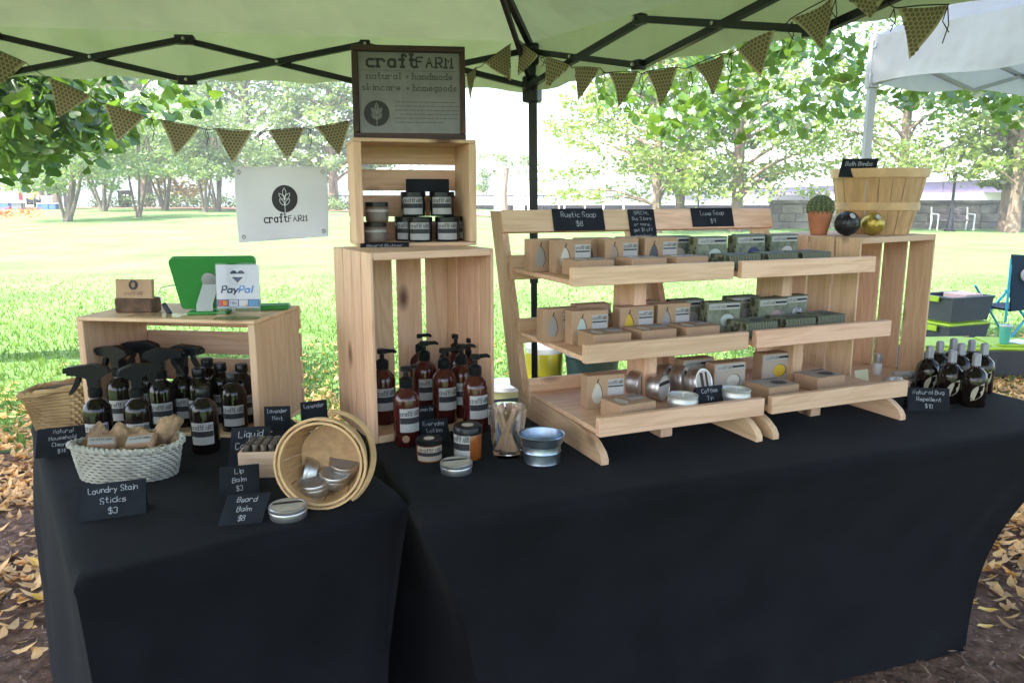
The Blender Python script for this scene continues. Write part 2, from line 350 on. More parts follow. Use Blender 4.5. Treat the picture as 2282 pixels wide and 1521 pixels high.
# loose mulch chips, grass blades and leaf litter: nobody could count these
def scatter_quads(P, ang, l, wd, tilt, lift=.004, curl=0.0):
    n = len(P); a = ang; u = np.stack([np.cos(a), np.sin(a), np.sin(tilt)], 1); v = np.stack([-np.sin(a), np.cos(a), rng.uniform(-.5, .5, n)], 1)
    c = P+np.array([0, 0, lift]); out = np.zeros((n, 6, 3)); wv = v*(wd/2)[:, None]; lv = u*(l/2)[:, None]; up = np.zeros((n, 3)); up[:, 2] = curl*l
    out[:, 0] = c-lv+up; out[:, 1] = c-lv*.3+wv; out[:, 2] = c+lv*.35+wv*.9; out[:, 3] = c+lv+up*1.3; out[:, 4] = c+lv*.35-wv*.9; out[:, 5] = c-lv*.3-wv
    k = np.arange(n)[:, None]*6; f = np.concatenate([k+np.array([[0, 1, 5, 5]]), k+np.array([[1, 2, 4, 5]]), k+np.array([[2, 3, 4, 4]])])
    tri = np.concatenate([k+np.array([[0, 1, 5]]), k+np.array([[1, 2, 4]]), k+np.array([[1, 4, 5]]), k+np.array([[2, 3, 4]])])
    return out.reshape(-1, 3), tri
def bedpts(n, xr, yr, dens):
    out = []
    while len(out) < n:
        x = random.uniform(*xr); y = random.uniform(*yr)
        if random.random() < dens(x, y): out.append((x, y, ground_z(x, y)+(.03 if y < bed_edge(x) else .012)))
    return np.array(out)
P = bedpts(15000, (-3.4, 4.2), (1.4, 5.6), lambda x, y: (1 if y < bed_edge(x)-.1 else 0)*(1 if abs(x) > .9 else .15)*max(.12, 1.3-.25*y))
V, tr = scatter_quads(P, rng.uniform(0, 6.28, len(P)), rng.uniform(.008, .032, len(P)), rng.uniform(.003, .008, len(P)), rng.uniform(-.4, .4, len(P)))
CHIP = leafmat('mulch_chip', (.085, .048, .034), (.30, .195, .145), tl=0.0, vs=9, gloss=.03)
tag(obj('mulch_chips', npmesh('mulch_chips', V, tr, CHIP, 3)), kind='stuff')
def leafdens(x, y):
    d = y-bed_edge(x)
    k = .05+.95*sst(1.95, 2.9, y+.25*sin(x*3.1)+.15*sin(x*7+y*4))
    return k*(1-sst(-.1, 1.5, d)*.94)*(.55+.45*sin(x*5.3+y*2)*sin(y*4.7-x*2))
P = np.concatenate([bedpts(6000, (-3.6, -.75), (1.5, 7), leafdens), bedpts(14500, (1.35, 5.0), (1.9, 7.6), leafdens), bedpts(1500, (-.75, 1.35), (1.5, 7), leafdens)])
V, tr = scatter_quads(P, rng.uniform(0, 6.28, len(P)), rng.uniform(.035, .09, len(P)), rng.uniform(.014, .036, len(P)), rng.uniform(-.5, .5, len(P)), .008, .12)
LITTER = leafmat('fallen_leaf', (.22, .11, .045), (.86, .53, .21), tl=.2, vs=14, gloss=.04, c3=(1.2, 1, .6))
tag(obj('fallen_leaves', npmesh('fallen_leaves', V, tr, LITTER, 3)), kind='stuff')
gx = []
while len(gx) < 42000:
    y = 3.2+random.random()*11; x = random.uniform(-.75*y-.3, .75*y+.3)
    if y > bed_edge(x)-.05 and random.random() < max(0, 1-((y-3.2)/11)**.8) and (random.random() < .3+.7*sst(-.05, .9, y-bed_edge(x))): gx.append((x, y, ground_z(x, y)))
P = np.array(gx); n = len(P); a = rng.uniform(0, 6.28, n); h = rng.uniform(.03, .085, n)*np.clip(1.25-P[:, 1]*.06, .35, 1); wd = rng.uniform(.003, .006, n)*(.7+P[:, 1]*.12)
lean = rng.normal(0, .45, (n, 2)); dx = np.stack([np.cos(a)*wd, np.sin(a)*wd, 0*a], 1)
tip = P+np.stack([lean[:, 0]*h, lean[:, 1]*h, h], 1)
V = np.stack([P-dx, P+dx, tip], 1).reshape(-1, 3); tr = np.arange(3*n).reshape(-1, 3)
BLADE = leafmat('grass_blade', (.10, .195, .05), (.165, .275, .085), tl=.4, vs=1.2, gloss=0.0)
tag(obj('grass_blades', npmesh('grass_blades', V, tr, BLADE, 3)), kind='stuff')
# the few leaves that lie apart on the bare mulch
YLEAF = leafmat('yellow_leaf', (.62, .36, .05), (.85, .55, .13), tl=.2, vs=6, gloss=.06, c3=(1.1, 1, .6))
LEAFT = ['curled yellow leaf lying alone on dark mulch nearest the bottom left corner', 'pale tan leaf on the mulch left of the black covered table', 'yellow leaf on bare mulch beside the right foot of the black table cover', 'curled golden leaf on mulch right of the table foot, the larger one', 'long narrow yellow leaf on the mulch below the curled golden one', 'yellow leaf at the foot of the black table cover, lying on its hem']
for (px, py, l), tx in zip([(95, 1363, .075), (85, 1285, .085), (2150, 1372, .07), (2195, 1392, .075), (2190, 1430, .065), (2108, 1460, .06)], LEAFT):
    c = G(px, py); m = MB(); pts = []; nn = 7
    for i in range(nn):
        t = i/(nn-1); wv = .30*sin(pi*t**.8)*l*.5
        pts.append((t, wv))
    vs = []; fs = []
    for i, (t, wv) in enumerate(pts):
        z = .035*l*2*cos(t*6)+.008
        vs += [(t*l-l/2, wv, z+wv*.6), (t*l-l/2, 0, z), (t*l-l/2, -wv, z+wv*.6)]
    for i in range(nn-1): k = i*3; fs += [(k, k+3, k+4, k+1), (k+1, k+4, k+5, k+2)]
    m.add(vs, fs); o = m.obj('fallen_leaf', YLEAF); o.location = (c.x, c.y, .042); o.rotation_euler = (.15, .1, random.uniform(-.6, .6)); tag(o, tx, 'leaf', 'single leaves on the mulch')

# ------------------------------------------------------------------ far ground: planting bed, path, river bank
def patch(name, pts, m, dz=.02, n=10):
    # a strip between two pixel-free polylines of ground points
    a, b = pts; vs = []; fs = []
    for i in range(len(a)):
        for k in range(n+1):
            t = k/n; x = a[i][0]*(1-t)+b[i][0]*t; y = a[i][1]*(1-t)+b[i][1]*t; vs.append((x, y, ground_z(x, y)+dz))
    for i in range(len(a)-1):
        for k in range(n): q = i*(n+1)+k; fs.append((q, q+1, q+n+2, q+n+1))
    return tag(obj(name, npmesh(name, vs, fs, m, smooth=True)), kind='structure')
REDM = mat('red_brown_mulch', (.22, .11, .075), .95, var=.3, vs=3)
patch('planting_bed', ([(-42, 47.5), (-34, 47), (-26, 46.5), (-18, 46), (-10, 45.2), (-2, 45), (6, 44.5)], [(-42, 53), (-34, 53), (-26, 53), (-18, 53), (-10, 53), (-2, 52), (6, 50)]), REDM, .05)
PAVE = mat('pale_concrete', (.55, .53, .50), .85, var=.06, vs=1.5)
patch('promenade', ([(-60, 53.2), (-40, 53.2), (-20, 53.2), (0, 52.2), (14, 50.2)], [(-60, 66), (-40, 66), (-20, 66), (0, 66), (14, 66)]), PAVE, .06)
WATER = mat('river_water', (.30, .34, .38), .12)
tag(MB().box(-380, 380, 72, 420, .62, .66).obj('river', WATER), kind='structure')

# ------------------------------------------------------------------ trees
BARK = mat('grey_brown_bark', (.20, .15, .115), .9, var=.35, vs=5, bump=.7, bs=18, stretch=(1, 1, .25))
BARK2 = mat('pale_smooth_bark', (.155, .13, .10), .85, var=.25, vs=4, bump=.4, bs=14, stretch=(1, 1, .3))
FOL_L = leafmat('lime_foliage', (.085, .15, .03), (.24, .33, .08), tl=.5, vs=.5)
FOL_M = leafmat('soft_green_foliage', (.075, .155, .06), (.19, .29, .12), tl=.45, vs=.6)
FOL_F = leafmat('blue_green_foliage', (.07, .13, .10), (.13, .2, .15), tl=.3, vs=.2)
def crown_mesh(clumps, per, size, flat, m, name='crown'):
    C = np.array([c[:3] for c in clumps]); rr = np.array([c[3] for c in clumps]); n = len(C)*per
    idx = np.repeat(np.arange(len(C)), per); p = rng.normal(0, .5, (n, 3))*rr[idx][:, None]*np.array([1, 1, flat])+C[idx]
    l = rng.uniform(.6, 1.3, n)*size; a = rng.normal(0, 1, (n, 3)); a[:, 2] *= .6; a /= np.linalg.norm(a, axis=1)[:, None]
    b = np.cross(a, rng.normal(0, 1, (n, 3))); b /= np.linalg.norm(b, axis=1)[:, None]+1e-9
    V = np.stack([p-a*l[:, None]*.5, p+b*l[:, None]*.28, p+a*l[:, None]*.5, p-b*l[:, None]*.28], 1).reshape(-1, 3)
    return npmesh(name, V, np.arange(4*n).reshape(-1, 4), m)
def tree(label, base, trunk, limbs, clumps, m, bark, per=60, size=.2, flat=.45, group='trees across the lawn', cat='tree', name='lawn_tree'):
    t = thing(name, label, cat, base, 0, group); B = Vector(base)
    mb = MB()
    for pts, r in trunk: mb.tube([Vector(p) for p in pts], [r*(1.25 if i == 0 else 1-.5*i/len(pts)) for i in range(len(pts))], 8)
    mb.obj('trunk', bark, t)
    if limbs:
        mb = MB()
        for pts, r in limbs: mb.tube(pts, [r*(1-.75*i/(len(pts)-1)) for i in range(len(pts))], 5)
        mb.obj('limb', bark, t)
    obj('crown', crown_mesh(clumps, per, size, flat, m), t); return t
def curve(a, b, bow, n=4):
    a = Vector(a); b = Vector(b); return [a.lerp(b, i/n)+Vector(bow)*sin(pi*i/n) for i in range(n+1)]
def bigtree(label, px, py, dist, wpx, top, blo, tr, m=FOL_L, seed=1, nc=95, per=110, size=.21, lean=0.0, skew=0.0):
    random.seed(seed); b = aty(px, py, dist); b.z = ground_z(b.x, b.y); s = dist/F*1.02; hh = (py-top)*s; cw = wpx*s/2; lo = (py-blo)*s
    trunk = [([(0, 0, -.1), (lean*.3, 0, lo*.6), (lean*.7, .1, lo+.35*(hh-lo)), (lean, 0, hh*.9)], tr)]
    limbs = []; cl = []
    for i in range(nc):
        z = lo+(hh-lo)*((i+.5)/nc)**1.0; rr = cw*(1.02-.55*abs((z-lo)/(hh-lo)-.25))*(.25+.75*sqrt(random.random())); a = random.uniform(0, 2*pi)
        x = rr*cos(a)+skew*cw; y = rr*sin(a)*.9; r = random.uniform(.5, 1.0)*cw*.36
        cl.append((x, y, z+random.uniform(-.2, .2), r))
        if i % 3 == 0: limbs.append((curve((lean*.6*z/hh, 0, max(lo*.8, z-rr*.45)), (x*.9, y*.9, z), (0, 0, rr*.1)), tr*.34))
    tree(label, b, trunk, limbs, cl, m, BARK, per, size, .38)
bigtree('slender lime green tree with pale straight trunk above the Rustic Soap and SPECIAL cards', 1462, 498, 30, 330, -70, 425, .20, FOL_L, 3, skew=-.32)
bigtree('lime green tree forking low, its trunk right of the slender pale trunk', 1514, 500, 33, 330, -40, 415, .22, FOL_L, 4)
bigtree('lime green tree whose trunk rises directly above the Luxe Soap card', 1640, 505, 31, 380, -60, 430, .26, FOL_L, 5)
bigtree('lime green tree behind the bushel basket, trunk rising over its rim', 2001, 512, 31, 360, -20, 395, .22, FOL_L, 6)
bigtree('dark trunked tree in front of the stone wall right of the park bench', 2232, 515, 30, 170, -30, 420, .17, FOL_L, 7, skew=.25)
bigtree('rightmost lawn tree, thick pale trunk before the stone wall', 2256, 517, 29, 300, 0, 400, .23, FOL_L, 8, skew=.15)
bigtree('soft green tree beyond the small lawn trees, over the white banner', 745, 470, 52, 230, 150, 400, .35, FOL_M, 9, nc=90, size=.34)
bigtree('tall soft green tree beyond the small lawn trees, behind the middle bunting flags', 560, 468, 55, 330, 130, 395, .4, FOL_M, 10, nc=110, size=.36)
bigtree('tall soft green tree beyond the small lawn trees, left of the middle bunting flags', 330, 468, 56, 340, 120, 395, .45, FOL_M, 11, nc=110, size=.36)
bigtree('brown trunked tree behind the far market tents', 100, 462, 60, 330, 120, 385, .5, FOL_M, 12, nc=90, size=.4)
bigtree('thick trunked tree right of the far market tents', 135, 462, 58, 250, 150, 395, .5, FOL_M, 22, nc=80, size=.4)
def multistem(label, px, py, dist, stems, wpx, top, blo, seed, m=FOL_M):
    random.seed(seed); b = aty(px, py, dist); b.z = ground_z(b.x, b.y); s = dist/F*1.02; hh = (py-top)*s; lo = (py-blo)*s; cw = wpx*s/2; trunk = []; limbs = []; cl = []
    for (dx, r) in stems:
        e = (dx*s, random.uniform(-.4, .4), (hh+lo)/2); trunk.append((curve((dx*.06*s, 0, -.08), e, (dx*.12*s, 0, -.1)), r*s*.34))
        for k in range(3): limbs.append((curve(Vector(e)*.62, (e[0]+random.uniform(-.5, .5)*cw, random.uniform(-.6, .6), lo+(hh-lo)*random.uniform(.4, .9)), (0, 0, .1)), r*s*.25))
    for i in range(80):
        a = random.uniform(0, 2*pi); rr = cw*sqrt(random.random()); cl.append((rr*cos(a), rr*sin(a)*.8, lo+(hh-lo)*random.random()*(1.05-.5*(rr/cw)**2), cw*random.uniform(.16, .3)))
    tree(label, b, trunk, limbs, cl, m, BARK2, 80, .17, .5, 'small many stemmed trees on the lawn', 'tree', 'multi_stem_tree')
multistem('small many stemmed tree nearest the left edge, thick leaning trunk', 148, 492, 33, [(60, 14), (25, 24), (-15, 10)], 260, 240, 425, 1)
multistem('small many stemmed tree between the second and third bunting flags', 232, 474, 42, [(40, 9), (10, 14), (-25, 9), (-45, 8)], 200, 235, 400, 2)
multistem('small many stemmed tree with three thin stems under the third bunting flag', 308, 488, 36, [(42, 8), (8, 9), (-20, 8)], 220, 245, 395, 3)
multistem('small many stemmed tree in front of the clipped hedge, left of the hedge end', 368, 468, 44, [(28, 12), (-20, 9), (-40, 8), (8, 8)], 200, 225, 395, 4)
multistem('small many stemmed tree beside the left edge of the white banner', 487, 470, 43, [(14, 10), (-24, 9), (2, 10), (-40, 7)], 230, 220, 395, 5)
multistem('small many stemmed tree in front of the hedge, left of the tree by the banner', 458, 472, 42, [(-18, 10), (10, 9), (24, 7)], 180, 235, 395, 6)
# low far growth on the opposite bank
def mass(name, label, cat, pts, r, m, size, per, group=None, kind=None):
    o = obj(name, crown_mesh([(*p, r) for p in pts], per, size, .7, m, name)); tag(o, label, cat, group, kind); return o
random.seed(21)
mass('far_wood', None, None, [(x, 230+random.uniform(-8, 8), 1.5+random.uniform(0, 3.2)+(4 if -35 < x < 14 else 0)*random.random()) for x in np.linspace(-150, 60, 110)], 6, FOL_F, 1.5, 60, kind='stuff')
hl = G(335, 462); hr = G(520, 466)
HEDGE = leafmat('hedge_leaf', (.03, .07, .02), (.07, .14, .04), tl=.2, vs=1.2)
mass('hedge', 'clipped dark green hedge across the far side of the lawn', 'hedge', [(hl.x+(hr.x+7-hl.x)*i/70, 49.6+random.uniform(-.35, .35), ground_z(-18, 49)+random.uniform(.1, .75)) for i in range(71)], .42, HEDGE, .16, 80)
mass('shrub', 'low green shrub right of the white banner behind the small crate', 'shrub', [(aty(745, 455, 47).x+random.uniform(-1, 1), 47+random.uniform(-.4, .4), .6+random.uniform(0, .5)) for i in range(14)], .4, FOL_M, .14, 60)
fl = G(30, 485)
mass('flower_patch', 'low orange flowers at the lawn edge on the far left', 'flowers', [(fl.x-1+random.random()*3.2, fl.y+random.uniform(-.3, .3), fl.z+.25) for i in range(14)], .3, leafmat('orange_petal', (.45, .06, .02), (.7, .16, .05), tl=.2), .12, 26, kind='stuff')
mass('ornamental_grass', 'clump of tan ornamental grass behind the hedge', 'grass clump', [(aty(400, 440, 54).x+random.uniform(-1.6, 1.6), 54+random.uniform(-.5, .5), .8+random.uniform(0, 2.0)) for i in range(20)], .6, leafmat('dry_grass', (.25, .17, .05), (.34, .28, .1), tl=.3), .3, 50)

# ------------------------------------------------------------------ stone wall, bench, lamp posts, bridge, pergola
STONE = mat('river_stone', (.165, .155, .135), .95, var=.3, vs=1.6, bump=.5, bs=6)
t = thing('stone_wall', 'long low grey stone wall beyond the lawn on the right', 'wall', (11.2, 33.2, 0))
random.seed(5); x = 0
mb = MB().box(-.02, 44, .06, .5, -.2, 1.08); mb.obj('wall_core', STONE, t)
k = 0
for row in range(3):
    x = -random.random()*.8
    while x < 24:
        wl = random.uniform(.7, 1.4); MB().box(max(0, x), x+wl-.025, 0, .1, -.06+row*.36, .285+row*.36, .02).obj('stone', STONE, t); x += wl
MB().box(-.08, 44.1, -.06, .56, 1.08, 1.22, .02).obj('coping', STONE, t)
BENCHW = mat('weathered_slat', (.13, .115, .125), .7)
t = thing('park_bench', 'slatted park bench with white end frames against the stone wall', 'bench', (XY(2122, 31.2, .4), 31.2, 0))
for k in range(6): MB().box(-.70, .70, .22+k*.012, .25+k*.012, .47+k*.075, .525+k*.075, .006).obj('slat', BENCHW, t)
for k in range(4): MB().box(-.70, .70, -.28+k*.11, -.19+k*.11, .42, .445, .006).obj('seat_slat', BENCHW, t)
for s in (-.73, .73):
    MB().tube([(s, .28, 0), (s, .2, .42), (s, .30, .95)], .035, 6).tube([(s, -.28, 0), (s, -.28, .66), (s, .22, .68)], .03, 6).obj('end_frame', WHITE, t)
def lamp(label, px, dist, h, globe):
    x = XY(px, dist, 1.5); t = thing('lamp_post', label, 'lamp post', (x, dist, ground_z(x, dist)), 0, 'black lamp posts along the far path')
    MB().lathe([(.2, 0), (.2, .1), (.14, .14), (.12, .45), (.085, .55), (.075, .85), (.05, .95), (.05, 1.05)], 12).obj('base', BLKMET, t)
    MB().lathe([(.06, 1.05), (.045, h-.4), (.075, h-.36), (.05, h-.3), (.09, h-.22), (.09, h-.16)], 10).obj('post', BLKMET, t)
    if globe: MB().lathe([(.08, h-.16), (.2, h-.02), (.24, h+.15), (.2, h+.34), (.08, h+.46), (0, h+.5)], 14).obj('globe', mat('frosted_globe', (.8, .8, .82), .3), t)
    else: MB().lathe([(.09, h-.16), (.05, h-.1), (.05, h+.02), (0, h+.08)], 10).obj('finial', BLKMET, t)
lamp('black lamp post standing in front of the park bench', 2125, 29.6, 2.25, False)
lamp('black lamp post with white globe among the right hand trees', 1557, 38, 2.35, True)
lamp('black lamp post with fat foot behind the far market tents', 139, 52, 1.9, False)
PURP = mat('lilac_painted_steel', (.115, .082, .175), .6, var=.08, vs=.3); PURD = mat('shadowed_lilac_steel', (.2, .17, .30), .7)
t = thing('bridge', 'lilac steel girder bridge over the river behind the right hand trees', 'bridge', (39, 0, 0))
MB().box(-.6, 10, 50, 420, 2.75, 3.1).obj('deck', mat('bridge_concrete', (.6, .58, .56), .8), t)
mb = MB().box(-.2, .2, 50, 420, 1.75, 2.75); mb.obj('girder', PURP, t)
mb = MB()
for k in range(40): mb.box(-.3, -.2, 52+k*9, 52.25+k*9, 1.75, 2.75)
mb.obj('stiffener', PURP, t)
mb = MB()
for yy in (64, 118, 190, 280): mb.box(-.4, 9, yy, yy+2.4, -1.5, 1.75)
mb.obj('pier', mat('bridge_concrete', (.6, .58, .56)), t)
RAILW = mat('white_rail', (.75, .75, .78), .5)
t = thing('dock_railing', 'white pipe railing by the river beyond the black tent pole', 'railing', (0, 0, 0)); yy = 46
for px in (1246, 1258, 1304, 1345, 1390): 
    x = XY(px, yy, 1); MB().tube([(x, yy, 0), (x, yy, 2.0)], .05, 6).obj('post', RAILW, t)
for z in (1.95, 1.5, 1.05): MB().tube([(XY(1240, yy, z), yy, z), (XY(1392, yy, z), yy, z+.12)], .04, 6).obj('rail', RAILW, t)
t = thing('picket_railing', 'thin black railing at the far edge of the lawn by the tent pole', 'railing', (0, 0, 0)); yy = 50
for z in (.75, 1.45): MB().tube([(XY(735, yy, z), yy, z), (XY(1240, yy, z), yy, z)], .03, 5).obj('rail', BLKMET, t)
mb = MB()
for k in range(60): x = XY(735+k*8.5, yy, 1); mb.tube([(x, yy, .3), (x, yy, 1.5)], .018, 4)
tag(mb.obj('picket', BLKMET, t), kind='stuff')
t = thing('pergola', 'white columned pergola topped with vines right of the crate tower', 'pergola', (0, 0, 0)); yy = 48
for px in (1107, 1120, 1150, 1163, 1182): x = XY(px, yy, 2); MB().lathe([(.24, .2), (.24, .5), (.17, .6), (.15, 2.75), (.22, 2.85), (.22, 3.0)], 12).obj('column', WHITE, t).location = (x, yy, 0)
MB().box(XY(1085, yy, 3), XY(1200, yy, 3), yy-.3, yy+.3, 3.0, 3.2).obj('beam', WHITE, t)
obj('vine', crown_mesh([(XY(random.uniform(1055, 1205), yy, 3), yy+random.uniform(-.6, .6), 3.3+random.uniform(-.5, .6), .42) for i in range(40)]+[(XY(1080, yy, 2)+random.uniform(-.3, .3), yy, 1.7+random.random()*1.5, .3) for i in range(12)], 40, .16, .7, FOL_M), t)
MB().tube([(XY(1128, yy, .3), yy-.5, .2), (XY(1124, yy, 1.5), yy-.45, 1.5), (XY(1130, yy, 3), yy-.3, 3.1)], [.22, .16, .12], 7).obj('vine_stem', BARK2, t)

# ------------------------------------------------------------------ far market stalls at the left edge
BLUEB = mat('blue_plastic', (.05, .12, .42), .5); GREYB = mat('grey_plastic', (.12, .13, .15), .5)
def P0(px, py, dist=50): v = aty(px, py, dist); v.z = ground_z(v.x, v.y); return v
def fartent(label, px0, px1, dist, top):
    a = P0(px0, 465, dist); b = P0(px1, 465, dist); t = thing('market_tent', label, 'tent', ((a.x+b.x)/2, dist, a.z), 0, 'far market tents'); w2 = (b.x-a.x)/2
    for sx in (-1, 1):
        for sy in (0, 2.6): MB().box(sx*w2-.03, sx*w2+.03, sy-.03, sy+.03, 0, 2.0).obj('leg', WHITE, t)
    m = MB(); e = 2.0; m.add([(-w2-.05, -.05, e-.25), (w2+.05, -.05, e-.25), (w2+.05, 2.65, e-.25), (-w2-.05, 2.65, e-.25), (-w2-.05, -.05, e), (w2+.05, -.05, e), (w2+.05, 2.65, e), (-w2-.05, 2.65, e), (0, 1.3, e+.8)],
        [(0, 1, 5, 4), (1, 2, 6, 5), (2, 3, 7, 6), (3, 0, 4, 7), (4, 5, 8), (5, 6, 8), (6, 7, 8), (7, 4, 8)])
    m.obj('canopy', mat('pale_blue_canopy', (.5, .58, .72), .8, tl=.3), t)
fartent('pale blue market tent with two white posts at the far left', 49, 88, 47.5, 0)
fartent('pale blue market tent cut by the left picture edge', -60, 30, 51, 0)
for (px, py, wpx, hpx, m, lb) in [(100, 466, 24, 14, BLUEB, 'bright blue cooler under the far tent, right of the seated person'), (121, 465, 15, 14, BLUEB, 'small blue cooler right of the bright blue one'), (8, 470, 30, 18, BLUEB, 'blue bin at the left picture edge under the far tent'), (42, 472, 22, 15, GREYB, 'grey bin between the tent posts on the far left'), (107, 452, 17, 14, WHITE, 'white box standing on the bright blue cooler')]:
    d = 46.5; b = P0(px, 466, d); s = d/F; t = thing('cooler' if m is not WHITE else 'white_box', lb, 'cooler' if m is BLUEB else 'box', (b.x, d, b.z+(.42 if m is WHITE else 0)), 0)
    MB().box(-wpx*s/2, wpx*s/2, -.2, .2, 0, hpx*s*.8, .02).obj('body', m, t); MB().box(-wpx*s/2-.02, wpx*s/2+.02, -.22, .22, hpx*s*.8, hpx*s, .015).obj('lid', WHITE if m is BLUEB else m, t)
t = thing('litter_bin', 'dark square litter bin behind the small trees on the far lawn', 'bin', P0(281, 468, 50))
MB().box(-.3, .3, -.3, .3, 0, 1.0, .02).obj('bin_body', BLKP, t); MB().box(-.34, .34, -.34, .34, 1.0, 1.12, .02).obj('bin_lid', BLKP, t)
# the seated person in a yellow shirt, seen from behind
def skin(name, J, E, rad, m, par):
    me = D.meshes.new(name); me.from_pydata(J, E, []); o = D.objects.new(name, me); COL.objects.link(o)
    o.modifiers.new('s', 'SKIN'); o.modifiers.new('u', 'SUBSURF').levels = 2
    if not me.skin_vertices: pass
    for i, r in enumerate(rad): me.skin_vertices[0].data[i].radius = (r, r)
    me.skin_vertices[0].data[0].use_root = True
    dg = bpy.context.evaluated_depsgraph_get(); dg.update(); m2 = D.meshes.new_from_object(o.evaluated_get(dg)); m2.materials.clear(); m2.materials.append(m)
    D.objects.remove(o); q = obj(name, m2, par); return q
pp = P0(72, 468, 46.3)
t = thing('person', 'person in a yellow shirt and dark trousers bending forward on a chair', 'person', pp)
try:
    skin('body', [(0, 0, .5), (0.02, .05, .75), (.06, .12, 1.0), (.1, .2, 1.12), (.13, .3, 1.2), (.12, .1, .5), (.18, .45, .52), (.2, .5, .1), (-.14, .1, .5), (-.1, .45, .52), (-.12, .5, .1), (.26, .16, 1.02), (.34, .3, .8), (.3, .5, .72), (-.13, .16, 1.02), (-.18, .32, .8), (-.1, .5, .72)],
     [(0, 1), (1, 2), (2, 3), (3, 4), (0, 5), (5, 6), (6, 7), (0, 8), (8, 9), (9, 10), (2, 11), (11, 12), (12, 13), (2, 14), (14, 15), (15, 16)], [.17, .17, .18, .07, .11, .1, .08, .055, .1, .08, .055, .07, .05, .035, .07, .05, .035], mat('skin', (.42, .25, .18), .6), t)
    skin('shirt', [(0, 0, .55), (0.02, .05, .75), (.06, .12, 1.0), (.27, .16, 1.02), (.33, .26, .85), (-.14, .16, 1.02), (-.19, .28, .85)], [(0, 1), (1, 2), (2, 3), (3, 4), (2, 5), (5, 6)], [.2, .2, .2, .09, .075, .09, .075], mat('yellow_shirt', (.6, .47, .17), .9), t)
    skin('trousers', [(0, 0, .48), (.13, .12, .48), (.19, .46, .5), (.2, .5, .16), (-.15, .12, .48), (-.11, .46, .5), (-.12, .5, .16)], [(0, 1), (1, 2), (2, 3), (0, 4), (4, 5), (5, 6)], [.2, .13, .11, .08, .13, .11, .08], mat('dark_trousers', (.02, .022, .03), .9), t)
    MB().lathe([(0, .1), (.09, .06), (.11, 0), (.1, -.06), (.06, -.09)], 12).obj('hair', mat('dark_hair', (.03, .02, .015), .7), t).location = (.13, .29, 1.22)
except Exception as ex: print('person', ex)
t = thing('folding_chair', 'dark red folding chair behind the person in yellow', 'chair', (pp.x-.05, pp.y+.05, pp.z))
MB().box(-.3, .3, -.2, .3, .36, .40, .01).obj('seat', BLKP, t)
for sx in (-.3, .3):
    for sy in (-.25, .3): MB().tube([(sx, sy, 0), (sx, sy, .9 if sy < 0 else .4)], .015, 5).obj('leg', STEEL, t)
MB().box(-.55, -.3, -.24, -.2, .55, .98, .01).obj('backrest', mat('dark_red_cloth', (.15, .015, .02), .9), t)

# ================================================================== the green pop-up tent overhead
FAB = D.materials.new('green_canopy_fabric'); FAB.use_nodes = True
def fabric(m, dcol, tcol, mixf, sc=2.2):
    nt = m.node_tree; N = nt.nodes; L = nt.links; N.remove(N['Principled BSDF'])
    df = N.new('ShaderNodeBsdfDiffuse'); tr = N.new('ShaderNodeBsdfTranslucent'); mx = N.new('ShaderNodeMixShader'); mx.inputs[0].default_value = mixf
    df.inputs[0].default_value = (*dcol, 1); tr.inputs[0].default_value = (*tcol, 1)
    tc = N.new('ShaderNodeTexCoord'); nz = N.new('ShaderNodeTexNoise'); nz.inputs['Scale'].default_value = sc; nz.inputs['Detail'].default_value = 3; L.new(tc.outputs['Object'], nz.inputs[0])
    bp = N.new('ShaderNodeBump'); bp.inputs['Strength'].default_value = .6; bp.inputs['Distance'].default_value = .16; L.new(nz.outputs[0], bp.inputs['Height']); L.new(bp.outputs[0], df.inputs['Normal']); L.new(bp.outputs[0], tr.inputs['Normal'])
    L.new(df.outputs[0], mx.inputs[1]); L.new(tr.outputs[0], mx.inputs[2]); L.new(mx.outputs[0], N['Material Output'].inputs[0])
fabric(FAB, (.31, .335, .175), (.42, .425, .18), .58)
C0 = Vector((.08, 3.16, 0)); LD = Vector((-.990, -.140, 0)).normalized(); RD = Vector((.575, -.818, 0)).normalized(); SL = 2.58
cor = [C0, C0+LD*SL, C0+LD*SL+RD*SL, C0+RD*SL]; pk = sum(cor, Vector())/4; pk.z = 2.72; ZT, ZB = 1.93, 1.745
tent = thing('canopy_tent', 'green pop-up canopy tent on a black scissor frame over the tables', 'tent', (0, 0, 0))
random.seed(3)
